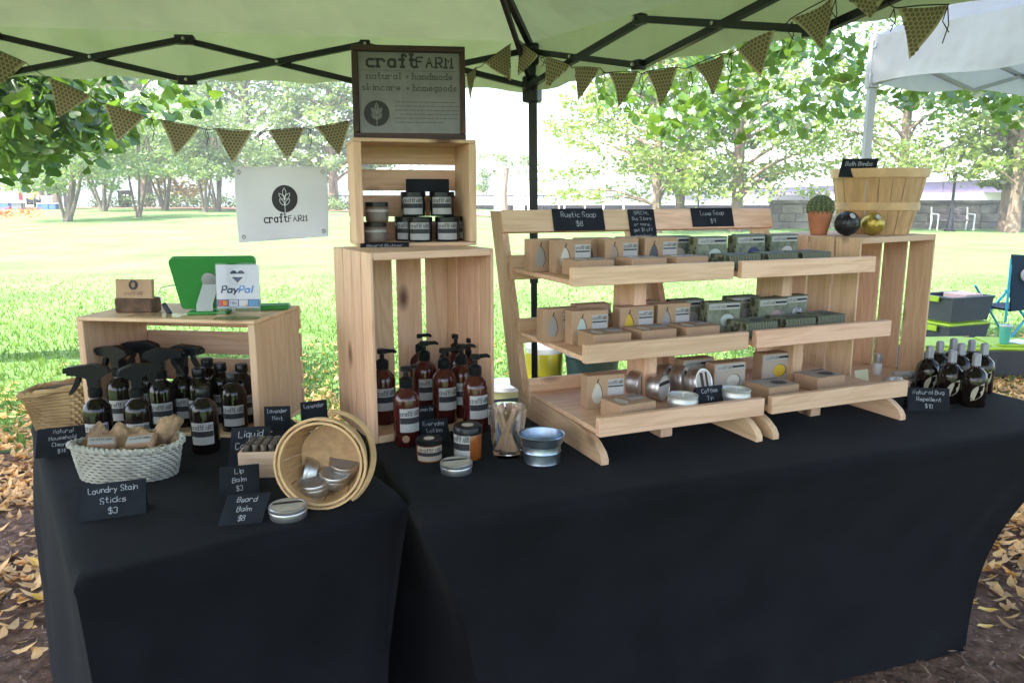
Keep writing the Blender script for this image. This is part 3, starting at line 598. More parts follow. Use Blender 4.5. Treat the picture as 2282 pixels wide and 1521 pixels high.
for k in range(4):
    a, b = cor[k].copy(), cor[(k+1) % 4].copy(); a.z = b.z = ZT; n = 22; vs = []; fs = []; ix = {}
    for i in range(n+1):
        for j in range(n+1-i):
            u, v = i/n, j/n; p = a*(1-u-v)+b*u+pk*v; e = min(u, v, 1-u-v)
            p.z += -.10*(27*u*v*(1-u-v))*.5+.016*sin(u*31+v*5)*sin(pi*min(1, e*6))*(1-v)+.008*sin(v*40+u*9)*sin(pi*min(1, e*6))
            ix[(i, j)] = len(vs); vs.append(tuple(p))
    for i in range(n):
        for j in range(n-i):
            fs.append((ix[(i, j)], ix[(i+1, j)], ix[(i, j+1)]))
            if i+j < n-1: fs.append((ix[(i+1, j)], ix[(i+1, j+1)], ix[(i, j+1)]))
    o = MB().add(vs, fs).obj('roof_panel', FAB, tent, 180)
    n = 60; vs = []; fs = []; out = Vector((b-a).xy.orthogonal().to_3d()).normalized()
    if out.dot(a-pk) < 0: out = -out
    for i in range(n+1):
        u = i/n; p = a.lerp(b, u)
        for q in range(5):
            t = q/4; d = out*(.012*t+.012*sin(u*47+2*t)*t+.008*sin(u*101)*t)
            vs.append(tuple(p+d+Vector((0, 0, -(ZT-ZB+.02*sin(pi*u)*-1+.006*sin(u*60))*t))))
    for i in range(n):
        for q in range(4): fs.append((i*5+q, i*5+q+1, i*5+q+6, i*5+q+5))
    MB().add(vs, fs).obj('valance', FAB, tent, 180)
for k, c in enumerate(cor):
    slant = (c-pk).xy.to_3d().normalized()*.06
    m = MB(); m.bar(c+slant+Vector((0, 0, 0)), c*1.0+Vector((0, 0, 1.0))+slant*.5, .026, .026); m.bar(c+slant*.5+Vector((0, 0, .98)), c+Vector((0, 0, ZT-.03)), .034, .034); m.obj('leg', BLKMET, tent)
    m = MB(); m.M = Matrix.Translation(c)@Matrix.Rotation(-.4, 4, 'Z'); m.box(-.032, .032, -.032, .032, 1.70, 1.80, .006).box(-.036, .036, -.036, .036, 1.84, 1.92, .006); m.obj('corner_bracket', BLKMET, tent)
    top = c+Vector((0, 0, ZT-.03)); q = Vector((pk.x, pk.y, pk.z-.03)); MB().bar(top, q, .022, .022).obj('roof_rib', BLKMET, tent)
    MB().bar(c+Vector((0, 0, 1.76)), top.lerp(q, .28)-Vector((0, 0, .012)), .016, .016).obj('strut', BLKMET, tent)
for (k, dr) in ((0, LD), (0, RD)):
    inn = (pk-C0).xy.to_3d(); inn = (inn-dr*inn.dot(dr)).normalized()
    def nd(i, top, off): p = C0+dr*(SL*i/4)+inn*off; p.z = (1.893 if top else 1.752); return p
    for i in range(4):
        MB().bar(nd(i, False, .035), nd(i+1, True, .035), .021, .021).obj('truss_bar', BLKMET, tent)
        MB().bar(nd(i, True, .060), nd(i+1, False, .060), .021, .021).obj('truss_bar', BLKMET, tent)
        c = (nd(i, False, .035)+nd(i+1, True, .035)+nd(i, True, .06)+nd(i+1, False, .06))/4
        for p in [c] + ([nd(i+1, True, .05), nd(i+1, False, .05)] if i < 3 else []):
            m = MB(); ax = inn; m.tube([p-ax*.028, p+ax*.03], .0055, 8); m.obj('bolt', STEEL, tent)
    for i in (1, 2, 3):
        for tp in (True, False):
            p = nd(i, tp, .048); m = MB(); m.M = Matrix.Translation(p)@Matrix.Rotation(math.atan2(dr.y, dr.x), 4, 'Z'); w2 = .034 if i == 2 else .02
            m.box(-w2, w2, -.018, .018, -.016, .016, .004); m.obj('joint', BLKMET, tent)

# ------------------------------------------------------------------ bunting of honeycomb print flags
TAN = mat('tan_flag_cloth', (.47, .42, .29), .85, var=.06, vs=30); HEX = mat('brown_honeycomb_print', (.185, .15, .085), .85); TWINE = mat('dark_twine', (.03, .028, .026), .9)
def bunting(label, flags, dr, off, par_pts):
    b = thing('bunting', label, 'bunting', (0, 0, 0)); tops = []
    for fl in flags:
        A, B, Cc = [onplane(x, y, C0, dr, off) for (x, y) in fl]; tops += [A, B]
        wd = (B-A).length; mid = (A+B)/2; ux = (B-A).normalized(); nn = ux.cross(Cc-mid).normalized()
        if nn.y > 0: nn = -nn
        uy = nn.cross(ux); uy = -uy if uy.z < 0 else uy; hh = abs((Cc-mid).dot(uy)); sk = (Cc-mid).dot(ux)
        def fn(u, v, h, curl=random.uniform(-.012, .012)): return tuple(mid+ux*u+uy*v+nn*(h+curl*sin((u/wd+.5)*pi)*(1+v/hh)*2+.004*sin(v*40)))
        vs = []; fs = []; n = 8
        for i in range(n+1):
            t = i/n
            for k in range(9):
                s = (k/8-.5)*wd*(1-t); vs.append(fn(s+sk*t, -hh*t, 0))
        for i in range(n):
            for k in range(8): fs.append((i*9+k, i*9+k+1, (i+1)*9+k+1, (i+1)*9+k))
        p = MB().add(vs, fs).obj('flag', TAN, b, 60)
        m = MB(); r = wd*.047; rows = int(hh/(r*1.72))+1
        for j in range(rows):
            v = -r*.9-j*r*1.72; t = -v/hh
            for i in range(-9, 10):
                u = i*r*2+(r if j % 2 else 0)
                loc = u-sk*t
                if abs(loc) > wd*(1-t)/2-r*.55 or t > .97: continue
                for h in (.0013, -.0013):
                    q = [fn(u+r*.90*cos(pi/6+a*pi/3), v+r*.90*sin(pi/6+a*pi/3), h) for a in range(6)]
                    m.add(q, [tuple(range(6))])
        tag(m.obj('honeycomb_print', HEX, p), kind='stuff')
    for i in range(len(tops)-1):
        a, c = tops[i], tops[i+1]
        if (a-c).length < .5:
            m = MB().tube(curve(a, c, (0, 0, -.006 if i % 2 else 0.002)), .0016, 5); m.obj('cord', TWINE, b)
    for p in par_pts:
        q = onplane(p[0], p[1], C0, dr, off); l = p[2]*.0011
        MB().tube([q, q+Vector((.006, 0, -l*.5)), q+Vector((-.004, 0, -l))], .0013, 5).tube([q, q+Vector((-.008, 0, -l*.4)), q+Vector((.008, 0, -l*.7))], .0013, 5).obj('tie', TWINE, b)
random.seed(12)
bunting('left string of honeycomb print triangle flags between sign and picture edge', [((-55, 92), (58, 140), (0, 190)), ((107, 173), (204, 215), (131, 263)), ((232, 231), (324, 260), (262, 316)), ((356, 267), (445, 284), (391, 347)), ((477, 287), (562, 292), (519, 366)), ((598, 291), (679, 285), (640, 361)), ((704, 284), (782, 269), (757, 348)), ((1040, 168), (1062, 150), (1048, 226)), ((1079, 141), (1138, 98), (1138, 181))], LD, .085,
    [(216, 222, 60), (338, 262, 75), (460, 286, 55), (580, 293, 60), (690, 287, 70), (1060, 150, 40)])
bunting('right string of honeycomb print triangle flags from the black pole to the upper right', [((1153, 88), (1200, 124), (1156, 170)), ((1214, 126), (1272, 146), (1216, 199)), ((1278, 150), (1338, 152), (1290, 226)), ((1355, 162), (1422, 160), (1380, 240)), ((1440, 160), (1510, 150), (1474, 238)), ((1545, 146), (1614, 119), (1591, 213)), ((1644, 112), (1728, 66), (1697, 174)), ((1762, 42), (1856, -8), (1832, 112)), ((1880, -14), (1972, -4), (1938, 42)), ((2000, 18), (2116, 10), (2028, 134))], RD, -.10,
    [(1210, 122, 40), (1345, 160, 40), (1430, 162, 70), (1540, 158, 60), (1628, 118, 80), (1765, 48, 60), (1862, 0, 60), (1992, 20, 45), (2112, 14, 70)])

# ------------------------------------------------------------------ emblem and white banner
def emblem(fn, cx, cy, r, mdark, mlight, par, name='emblem', lines=True, wd=.055):
    m = MB(); n = 32; m.add([fn(cx, cy, .0009)]+[fn(cx+r*q*cos(2*pi*k/n), cy+r*q*sin(2*pi*k/n), .0009) for q in (.25, .5, .75, 1) for k in range(n)], [(0, 1+k, 1+(k+1) % n) for k in range(n)]+[(1+j*n+k, 1+(j+1)*n+k, 1+(j+1)*n+(k+1) % n, 1+j*n+(k+1) % n) for j in range(3) for k in range(n)]); e = m.obj(name, mdark, par)
    if lines:
        m = MB(); L = []
        def petal(x0, y0, ang, l):
            for sc in ((1, .5) if wd > .045 else (1,)):
                P = []
                for k in range(13):
                    t = k/12*2; s = 1 if t <= 1 else -1; q = t if t <= 1 else 2-t; w_ = sin(pi*q)*.20*sc*s*l; d = (l*(.5+(q-.5)*sc))
                    P.append((cx+r*(x0+cos(ang)*d-sin(ang)*w_), cy+r*(y0+sin(ang)*d+cos(ang)*w_)))
                L.append(P)
        petal(0, .12, pi/2, .68); petal(.02, -.05, R(48), .62); petal(-.02, -.05, R(132), .62); petal(.02, -.48, R(52), .62); petal(-.02, -.48, R(128), .62)
        L.append([(cx, cy+r*.1), (cx, cy-r*1.18)]); ribbon(m, L, r*wd, fn, .0016); m.obj('leaf_mark', mlight, e)
    return e
BANW = mat('white_vinyl', (.74, .74, .80), .5, var=.02, vs=6)
q4 = [aty(*p, 2.86) for p in ((521, 371), (728, 371), (732, 527), (533, 541))]
def ban(u, v, h):     # u, v from 0 to 1, v upwards
    a = q4[3].lerp(q4[2], u); b = q4[0].lerp(q4[1], u); p = a.lerp(b, v); return tuple(p+Vector((0, -h-.006*sin(u*3+1)*sin(v*4)-.004*sin(u*9+v*3), 0)))
bw, bh = .352, .27
bn = thing('banner', 'white vinyl banner with round leaf emblem hung behind the left table', 'banner', (0, 0, 0)); n = 16
vs = [ban(i/n, j/n, h) for h in (0, -.0015) for j in range(n+1) for i in range(n+1)]; k2 = (n+1)**2
fs = [(j*(n+1)+i, j*(n+1)+i+1, (j+1)*(n+1)+i+1, (j+1)*(n+1)+i) for j in range(n) for i in range(n)]
MB().add(vs, fs+[tuple(x+k2 for x in f[::-1]) for f in fs]).obj('sheet', BANW, bn, 180)
bf = lambda u, v, h: ban(.5+u/bw, .5+v/bh, h)
emblem(bf, .012, .0165, .0505, INK, BANW, bn, wd=.042)
m = MB(); write(m, 'craft', -.026, -.068, .030, bf, 1.3, serif=True, maxw=.088, z0=.0005); m.obj('lettering', INK, bn); m = MB(); write(m, 'FARM', .059, -.068, .021, bf, 1.2, serif=True, maxw=.074, z0=.0005); m.obj('lettering', INK, bn)
m = MB(); hem = [[(-.172, -.130), (-.172, .130), (.172, .130), (.172, -.130), (-.172, -.130)]]; ribbon(m, hem, .0012, bf, .0006); m.obj('hem_stitch', mat('grey_stitch', (.5, .5, .54)), bn)
for (u, v) in ((-.16, .115), (.16, .115), (-.155, -.115), (.158, -.112)):
    m = MB(); P = [bf(u+.0065*cos(a*pi/6), v+.0065*sin(a*pi/6), .001) for a in range(13)]; m.tube(P, .0018, 5); m.obj('grommet', STEEL, bn)
for (u, v) in ((-.16, .122), (.16, .122)):
    a = Vector(bf(u, v, .001)); MB().tube([a, a+Vector((.003, .05, .15)), a+Vector((.006, .10, .30))], .0007, 4).obj('hanging_line', mat('clear_line', (.8, .8, .8), .2, trans=.8), bn)

# ------------------------------------------------------------------ overhanging trees: leaves one by one near the tent
FOL_N = leafmat('near_leaf', (.018, .06, .011), (.115, .225, .04), tl=.42, vs=1.6, gloss=.08)
def heart(l, fold=.25, droop=.15):
    P = [(0, 0), (.33, .02), (.52, .22), (.44, .5), (.2, .82), (0, 1.08)]; vs = []; fs = []
    for (a, b) in P: vs.append((0, -b*l, -droop*l*b*b))
    for (a, b) in P[1:5]: vs.append((a*l, -b*l+.1*l, -droop*l*b*b+fold*a*l))
    for (a, b) in P[1:5]: vs.append((-a*l, -b*l+.1*l, -droop*l*b*b+fold*a*l))
    for o_ in (6, 10):
        q = [(0, o_, 1), (1, o_, o_+1, 2), (2, o_+1, o_+2, 3), (3, o_+2, o_+3, 4), (4, o_+3, 5)]
        fs += q if o_ == 10 else [x[::-1] for x in q]
    return vs, fs
HV, HF = heart(1.0)
def inpoly(x, y, P):
    r = False; j = len(P)-1
    for i in range(len(P)):
        if (P[i][1] > y) != (P[j][1] > y) and x < (P[j][0]-P[i][0])*(y-P[i][1])/(P[j][1]-P[i][1])+P[i][0]: r = not r
        j = i
    return r
def overhang(label, trunk, boughs, regions, shade_clumps, seed, n_ind=150, lsz=1.0):
    random.seed(seed); t = thing('overhanging_tree', label, 'tree', (trunk[0].x, trunk[0].y, 0), 0, 'trees overhanging the tent'); off = Vector((trunk[0].x, trunk[0].y, 0))
    MB().tube([p-off for p in trunk], [.26, .22, .2, .14][:len(trunk)], 10).obj('trunk', BARK, t)
    for bg in boughs: MB().tube([Vector(p)-off for p in bg], [.05, .035, .02, .008][:len(bg)], 6).obj('branch', BARK, t)
    pos = []
    for poly, cnt, d0, d1 in regions:
        x0 = min(p[0] for p in poly); x1 = max(p[0] for p in poly); y0 = min(p[1] for p in poly); y1 = max(p[1] for p in poly); c = 0
        while c < cnt:
            cx, cy = random.uniform(x0, x1), random.uniform(y0, y1)
            if not inpoly(cx, cy, poly): continue
            dd = random.uniform(d0, d1)
            for k in range(random.randint(3, 8)):
                pos.append(aty(cx+random.gauss(0, 16), cy+random.gauss(0, 14)+k*5, dd+random.gauss(0, .12))-off); c += 1
    ml = [npleaf(s*lsz) for s in (.075, .09, .105)]; small = []
    pos.sort(key=lambda p: (p+off).length)
    jv = []; jf = []
    for i, p in enumerate(pos):
        e = Matrix.Translation(p)@(Matrix.Rotation(random.uniform(0, 2*pi), 4, 'Z')@Matrix.Rotation(random.gauss(-.95, .4), 4, 'X')@Matrix.Rotation(random.gauss(0, .4), 4, 'Y'))
        if i < n_ind: o = obj('leaf', random.choice(ml), t); o.matrix_local = e
        else:
            s = random.uniform(.06, .11)*lsz; k = len(jv); jv += [tuple(e@(Vector(q)*s)) for q in HV]; jf += [tuple(x+k for x in f) for f in HF]
    if jv: tag(MB().add(jv, jf).obj('leaves', FOL_N, t), kind='stuff')
    cl = [(c[0]-off.x, c[1]-off.y, c[2], c[3]) for c in shade_clumps]  # unseen foliage overhead and behind, spread to block the sun over the stall
    tag(obj('crown', crown_mesh(cl, 120, .26, .5, FOL_N), t), kind='stuff')
_lm = {}
def npleaf(s):
    if s not in _lm: _lm[s] = MB().add([tuple(Vector(q)*s) for q in HV], HF).mesh('leaf', FOL_N, 60)
    return _lm[s]
random.seed(31)
def cr(x0, x1, y0, y1, z0, z1, n): return [(random.uniform(x0, x1), random.uniform(y0, y1), random.uniform(z0, z1), random.uniform(.7, 1.2)) for i in range(n)]
overhang('broad tree overhanging the tent from the left, dense heart shaped leaves', [Vector((-6.2, 5.4, -.1)), Vector((-6.0, 5.3, 1.5)), Vector((-5.7, 5.0, 3.6)), Vector((-5.0, 4.6, 5.2))],
    [[(-5.7, 5.0, 3.4), (-4.4, 4.9, 3.1), (-3.2, 5.0, 2.6), (-2.6, 5.1, 2.1)], [(-5.8, 5.2, 2.8), (-4.6, 5.4, 2.5), (-3.6, 5.5, 2.1), (-3.1, 5.5, 1.75)], [(-5.7, 5.0, 3.3), (-4.2, 4.7, 3.0), (-2.8, 4.9, 2.6), (-1.8, 5.2, 2.35)]],
    [([(-120, 60), (110, 120), (235, 190), (265, 300), (225, 345), (110, 365), (20, 395), (-120, 410)], 2300, 4.3, 6.2), ([(180, 150), (520, 150), (505, 225), (430, 230), (330, 300), (250, 300)], 150, 4.6, 6.0)],
    cr(-9.5, .5, -7.5, 2.0, 4.4, 7.5, 220)+cr(-4.8, -1.8, -2.4, 1.0, 4.6, 6.6, 60), 41, 150, .82)  # last clumps added on the sun's path to keep a patch off the table
overhang('broad tree overhanging the tent from the right, lighter heart shaped leaves', [Vector((6.9, 6.0, -.1)), Vector((6.8, 5.9, 1.5)), Vector((6.4, 5.6, 3.6)), Vector((5.6, 5.2, 5.2))],
    [[(6.4, 5.6, 3.4), (5.0, 5.7, 3.3), (3.4, 5.9, 2.9), (1.8, 6.1, 2.5)], [(6.5, 5.7, 3.0), (4.9, 6.2, 2.8), (3.6, 6.4, 2.5), (2.6, 6.5, 2.2)]],
    [([(1300, 190), (1600, 100), (1900, 20), (1930, 140), (1905, 240), (1800, 300), (1700, 270), (1590, 300), (1480, 315), (1400, 260), (1330, 250)], 1150, 4.9, 7.0), ([(1930, 190), (2290, 210), (2290, 262), (2150, 235), (1960, 235)], 230, 5.6, 7.0), ([(2060, -30), (2290, -60), (2290, 0), (2120, 30)], 70, 5.5, 7.0)],
    cr(-1.5, 5.5, -7.5, 2.2, 4.6, 7.8, 190)+cr(-.2, 4.2, 1.5, 4.8, 4.7, 7, 70), 42, 150, .74)  # second set of clumps added out of view to shade the white tent

# ------------------------------------------------------------------ white tent to the right
WFAB = D.materials.new('white_canopy_fabric'); WFAB.use_nodes = True; fabric(WFAB, (.70, .70, .745), (.6, .6, .66), .3)
ya = 4.4; zb = aty(1930, 190, ya).z; zt = aty(1934, 84, ya).z; A = atz(1930, 190, zb); dn = (atz(2282, 136, zb)-A).normalized(); df_ = (atz(2282, 212, zb)-A).normalized(); SLW = 3.0
wt = thing('white_canopy_tent', 'white pop-up tent with grey legs at the upper right', 'tent', (0, 0, 0)); wc = [A, A+dn*SLW, A+dn*SLW+df_*SLW, A+df_*SLW]; wp = sum(wc, Vector())/4; wp.z = zt+.85
for k in range(4):
    a, b = wc[k].copy(), wc[(k+1) % 4].copy(); a2, b2 = a.copy(), b.copy(); a.z = b.z = zt; n = 16; vs = []; fs = []; ix = {}
    for i in range(n+1):
        for j in range(n+1-i):
            u, v = i/n, j/n; p = a*(1-u-v)+b*u+wp*v; p.z += -.12*27*u*v*(1-u-v)*.5+.012*sin(v*30+u*4)*min(u, v, 1-u-v)*4; ix[(i, j)] = len(vs); vs.append(tuple(p))
    for i in range(n):
        for j in range(n-i):
            fs.append((ix[(i, j)], ix[(i+1, j)], ix[(i, j+1)]))
            if i+j < n-1: fs.append((ix[(i+1, j)], ix[(i+1, j+1)], ix[(i, j+1)]))
    MB().add(vs, fs).obj('roof_panel', WFAB, wt, 180)
    vs = []; fs = []; n = 40
    for i in range(n+1):
        for q in range(4):
            t = q/3; p = a.lerp(b, i/n); p.z = zt+(zb-zt)*t+.015*sin(i*.5)*t; p += (p-wp).xy.to_3d().normalized()*.01*sin(i*.9+t*2)*t; vs.append(tuple(p))
    for i in range(n):
        for q in range(3): fs.append((i*4+q, i*4+q+1, i*4+q+5, i*4+q+4))
    MB().add(vs, fs).obj('valance', WFAB, wt, 180)
GREYM = mat('grey_aluminium', (.42, .42, .46), .4, .6)
for c in wc:
    inn = (wp-c).xy.to_3d().normalized()*.03; MB().bar((c.x+inn.x, c.y+inn.y, 0), (c.x+inn.x, c.y+inn.y, zt-.02), .038, .038).obj('leg', GREYM, wt)
    m = MB(); m.M = Matrix.Translation((c.x+inn.x, c.y+inn.y, zb+.02)); m.box(-.028, .028, -.028, .028, -.04, .04, .004); m.obj('slider', GREYM, wt)
for (a, dr) in ((wc[0], dn), (wc[0], df_)):
    inn = (wp-a).xy.to_3d(); inn = (inn-dr*inn.dot(dr)).normalized()*.04
    for i in range(4):
        for (s, e) in ((zb+.0, zt-.05), (zt-.05, zb)):
            p = a+dr*(SLW*i/4)+inn; q = a+dr*(SLW*(i+1)/4)+inn; p.z = s; q.z = e; MB().bar(p, q, .02, .02).obj('truss_bar', GREYM, wt)

# ------------------------------------------------------------------ storage bins, camp chair, tumbler, dispenser behind the stall
def tote(name, label, cat, loc, rz, lx, ly, h, body, lid, latch=True, group=None, open_=False):
    t = thing(name, label, cat, loc, rz, group); m = MB(); tp = .86; n = 1
    b0 = [(-lx/2*tp, -ly/2*tp), (lx/2*tp, -ly/2*tp), (lx/2*tp, ly/2*tp), (-lx/2*tp, ly/2*tp)]; b1 = [(p[0]/tp*.97, p[1]/tp*.97) for p in b0]
    vs = [(*p, 0) for p in b0]+[(*p, h*.86) for p in b1]+[(p[0]*.97, p[1]*.97, h*.86) for p in b1]+[(p[0]*.97, p[1]*.97, .008) for p in b0]
    fs = [(3, 2, 1, 0)]+[(i, (i+1) % 4, 4+(i+1) % 4, 4+i) for i in range(4)]+[(4+i, 4+(i+1) % 4, 8+(i+1) % 4, 8+i) for i in range(4)]+[(8+i, 8+(i+1) % 4, 12+(i+1) % 4, 12+i) for i in range(4)]+[(12, 13, 14, 15)]
    m.add(vs, fs); m.obj('bin_body', body, t, 20)
    r = MB(); r.box(-lx/2, lx/2, -ly/2, -ly/2+.03, h*.83, h*.9, .004).box(-lx/2, lx/2, ly/2-.03, ly/2, h*.83, h*.9, .004).box(-lx/2, -lx/2+.03, -ly/2+.03, ly/2-.03, h*.83, h*.9, .004).box(lx/2-.03, lx/2, -ly/2+.03, ly/2-.03, h*.83, h*.9, .004); r.obj('rim', body, t, 20)
    if lid:
        l = MB(); l.box(-lx/2-.008, lx/2+.008, -ly/2-.008, ly/2+.008, h*.90, h*.99, .01).box(-lx/2+.05, lx/2-.05, -ly/2+.04, ly/2-.04, h*.99, h*1.05, .008); l.obj('lid', lid, t, 20)
    if latch: MB().box(-lx/2-.024, -lx/2-.009, -.07, .07, h*.7, h*.9, .004).obj('latch', lid or LIME, t)
    return t
LIME = mat('lime_plastic', (.33, .50, .03), .4); CHAR = mat('charcoal_plastic', (.06, .066, .08), .42, rnd=.1, var=.03); PAPER = mat('white_paper', (.75, .74, .76), .8)
b1 = G(2110, 776); rzb = .38
tb = tote('storage_bin', 'charcoal storage bin with lime lid and sticker, lower of the two stacked bins', 'storage bin', (b1.x+.02, b1.y, b1.z), rzb, .50, .36, .26, CHAR, LIME)
tb2 = tote('storage_bin', 'open charcoal storage bin with pale papers inside, stacked on the lime lidded bin', 'storage bin', (b1.x+.02, b1.y, b1.z+.273), rzb, .52, .38, .24, CHAR, None)
MB().box(-.02, .2, -.12, .1, .12, .225, .004).obj('papers', mat('pink_paper', (.62, .45, .42), .8), tb2)
st = MB().box(-.216, -.10, -.003, .003, .06, .15).obj('sticker', mat('printed_sticker', (.45, .42, .42), .6, var=.4, vs=30, col2=(.55, .2, .03)), tb); st.location = (.085, -.174, 0); st.rotation_euler = (.1, 0, 0)
b2 = G(2120, 852); tote('flat_storage_bin', 'low storage bin with lime lid behind the amber spray bottles', 'storage bin', (b2.x, b2.y+.15, b2.z), .1, .62, .42, .27, CHAR, LIME, False)
b3 = G(2275, 850); t3 = tote('flat_storage_bin', 'low storage bin with lime lid holding the mint tumbler at the right edge', 'storage bin', (b3.x+.12, b3.y+.2, b3.z), -.15, .66, .42, .25, CHAR, LIME, False)
ztp = b3.z+.263; MINT = mat('mint_enamel', (.09, .42, .33), .35)
tm = thing('tumbler', 'mint green insulated tumbler standing on a lime bin lid', 'tumbler', (XY(2239, b3.y+.1, ztp+.05), b3.y+.1, ztp)); MB().lathe([(.028, 0), (.032, .004), (.041, .125), (.042, .13)], 20).obj('cup', MINT, tm); MB().lathe([(.043, .128), (.044, .14), (.036, .146), (0, .146)], 20).obj('cup_lid', mat('clear_lid', (.8, .8, .82), .1, trans=.6), tm)
pz = thing('paper_sheet', 'white paper lying beside the mint tumbler on the lime lid', 'paper', (XY(2272, b3.y+.16, ztp), b3.y+.16, ztp+.004), .5); MB().box(-.1, .1, -.07, .07, 0, .003).obj('sheet', PAPER, pz)
MINT2 = mat('turquoise_tube', (.02, .34, .52), .4); NAVY = mat('navy_mesh_cloth', (.012, .03, .055), .85)
cb_ = G(2295, 835); cc = thing('camp_chair', 'folding camp chair with turquoise frame and navy seat at the right edge', 'chair', (cb_.x+.56, cb_.y+1.2, cb_.z), .2); cc.scale = (.86,)*3
for (sx, sy) in ((-.28, -.25), (-.28, .25), (.28, -.25), (.28, .25)):
    MB().tube([(sx, sy, 0), (-sx*.9, sy*(.9 if sx < 0 else .8), .62)], .012, 6).obj('leg', MINT2, cc)
for s in (-.26, .26): MB().tube([(s-.03, -.28, .30), (s-.04, -.27, .95 if s < 0 else .9)], .012, 6).obj('back_post', MINT2, cc)
MB().add([(-.32, -.28, .99), (.3, -.26, .95), (.28, -.22, .45), (-.2, -.22, .42), (-.2, .25, .42), (.28, .25, .42), (-.32, -.29, .98), (.3, -.27, .94), (.28, -.24, .44), (-.2, -.24, .40), (-.2, .25, .40), (.28, .25, .40)], [(0, 1, 2, 3), (3, 2, 5, 4), (9, 8, 7, 6), (10, 11, 8, 9), (0, 6, 7, 1), (4, 5, 11, 10)]).obj('seat_cloth', NAVY, cc)
cu = MB().tube([(.05*cos(a*pi/8), 0, .05*sin(a*pi/8)) for a in range(17)], .016, 6).obj('cup_holder', mat('grey_mesh', (.45, .47, .5), .8), cc); cu.location = (-.12, -.29, .78)
dj = G(1212, 880); dt = thing('drink_dispenser', 'clear drink dispenser with yellow drink on the grass behind the left stand', 'dispenser', (dj.x, dj.y, dj.z)); s_ = dj.y/F
MB().lathe([(.10, .0), (.105, .01), (.105, .03)], 20).lathe([(.105, .03), (.112, .262), (.11, .268)], 20).obj('yellow_drink', mat('lemonade', (.30, .27, .02), .15), dt); MB().lathe([(.111, .266), (.112, .296), (.10, .30)], 20, caps=False).obj('jar_wall', mat('frosted_jar', (.75, .75, .75), .2, trans=.5), dt); MB().lathe([(.112, .295), (.114, .325), (.05, .335), (.03, .36), (0, .362)], 20).obj('jar_lid', mat('pale_lid', (.75, .75, .78), .3), dt); dt.scale = (1.15,)*3
gb = G(1318, 890); tt = thing('dark_tub', 'dark teal tub on the grass behind the left display stand', 'tub', (gb.x, gb.y, gb.z)); MB().lathe([(.15, 0), (.18, .30), (.19, .31), (.185, .315), (.17, .3), (.14, .02)], 22).obj('tub_body', mat('dark_teal_plastic', (.012, .035, .045), .4), tt)
gp = G(1128, 925); tt = thing('pale_bucket', 'pale grey bucket with lid on the grass right of the tall crate', 'bucket', (gp.x, gp.y, gp.z)); MB().lathe([(.11, 0), (.13, .17), (.135, .18), (.13, .185)], 22).obj('bucket_body', mat('olive_bucket', (.36, .36, .2), .5), tt); MB().lathe([(.14, .18), (.14, .205), (.12, .21), (0, .21)], 22).obj('bucket_lid', mat('grey_lid', (.55, .56, .6), .5), tt)

# ================================================================== the two covered tables
def cover(label, loc, th, W, Dp, insets, pull=.05):
    t = thing('covered_table', label, 'table', (loc[0], loc[1], 0), th, 'tables in black stretch covers')
    c = [(0, 0), (W, 0), (W, Dp), (0, Dp)]; ns = 28; rings = []
    lev = [(T, .03), (T-.001, .014), (T-.006, .004), (T-.016, 0), (T-.032, .003)] + [(T-.032-(T-.045)*((i+1)/22), None) for i in range(22)]
    for z, ins in lev:
        tt = max(0.0, (T-.032-z)/(T-.045)); ring = []
        cc = []
        for k in range(4):
            sx = 1 if c[k][0] == 0 else -1; sy = 1 if c[k][1] == 0 else -1; ix, iy = insets[k]; g = 1-(1-tt)**2.3
            g2 = g*(1.12-.12*tt)
            e = ins if ins is not None else .003
            cc.append((c[k][0]+sx*(ix*g2+e), c[k][1]+sy*(iy*g2+e)))
        for k in range(4):
            a, b = cc[k], cc[(k+1) % 4]; nx_, ny_ = -(b[1]-a[1]), b[0]-a[0]; l = hypot(nx_, ny_); nx_ /= l; ny_ /= l
            for i in range(ns):
                u = i/ns; pl = pull*sin(pi*u)**.8*sin(pi*min(1, tt*.95))*(1 if ins is None else 0)
                rr = .018*(max(0, 1-u*ns/2.2)+max(0, 1-(1-u)*ns/2.2)) if u*ns < 2.2 or (1-u)*ns < 2.2 else 0
                zz = z+(.035*sin(pi*u)*tt**3 if ins is None else 0) - (.0 if ins is not None else 0)
                wob = (.0035*sin(u*17+tt*5+k)+.006*sin(u*43-tt*9)*sst(.25, 0, u)+.006*sin(u*51+tt*8)*sst(.75, 1, u))*sin(pi*tt) if ins is None else 0
                ring.append((a[0]*(1-u)+b[0]*u+nx_*(pl+wob+rr*.6), a[1]*(1-u)+b[1]*u+ny_*(pl+wob+rr*.6), zz))
        rings.append(ring)
    n = 4*ns; vs = [p for r in rings for p in r]; fs = []
    for i in range(len(rings)-1):
        for k in range(n): fs.append((i*n+k, (i+1)*n+k, (i+1)*n+(k+1) % n, i*n+(k+1) % n))
    fs.append(tuple(range(n)))
    MB().add(vs, fs).obj('stretch_cover', CLOTH, t, 70); return t
TLp = atz(163, 1302, T); THL = R(35.0)
cover('narrow black covered table at the left, end towards the camera', TLp, THL, .595, 1.13, [(.02, .04), (.03, .06), (.03, .05), (-.03, .0)], .012)
TRp = Vector((-.165, 1.318, T)); THR = R(20.5)
cover('long black covered table at the right carrying the soap stands', TRp, THR, 1.90, .80, [(.15, .10), (.225, .15), (.25, .10), (-.16, .1)], .04)

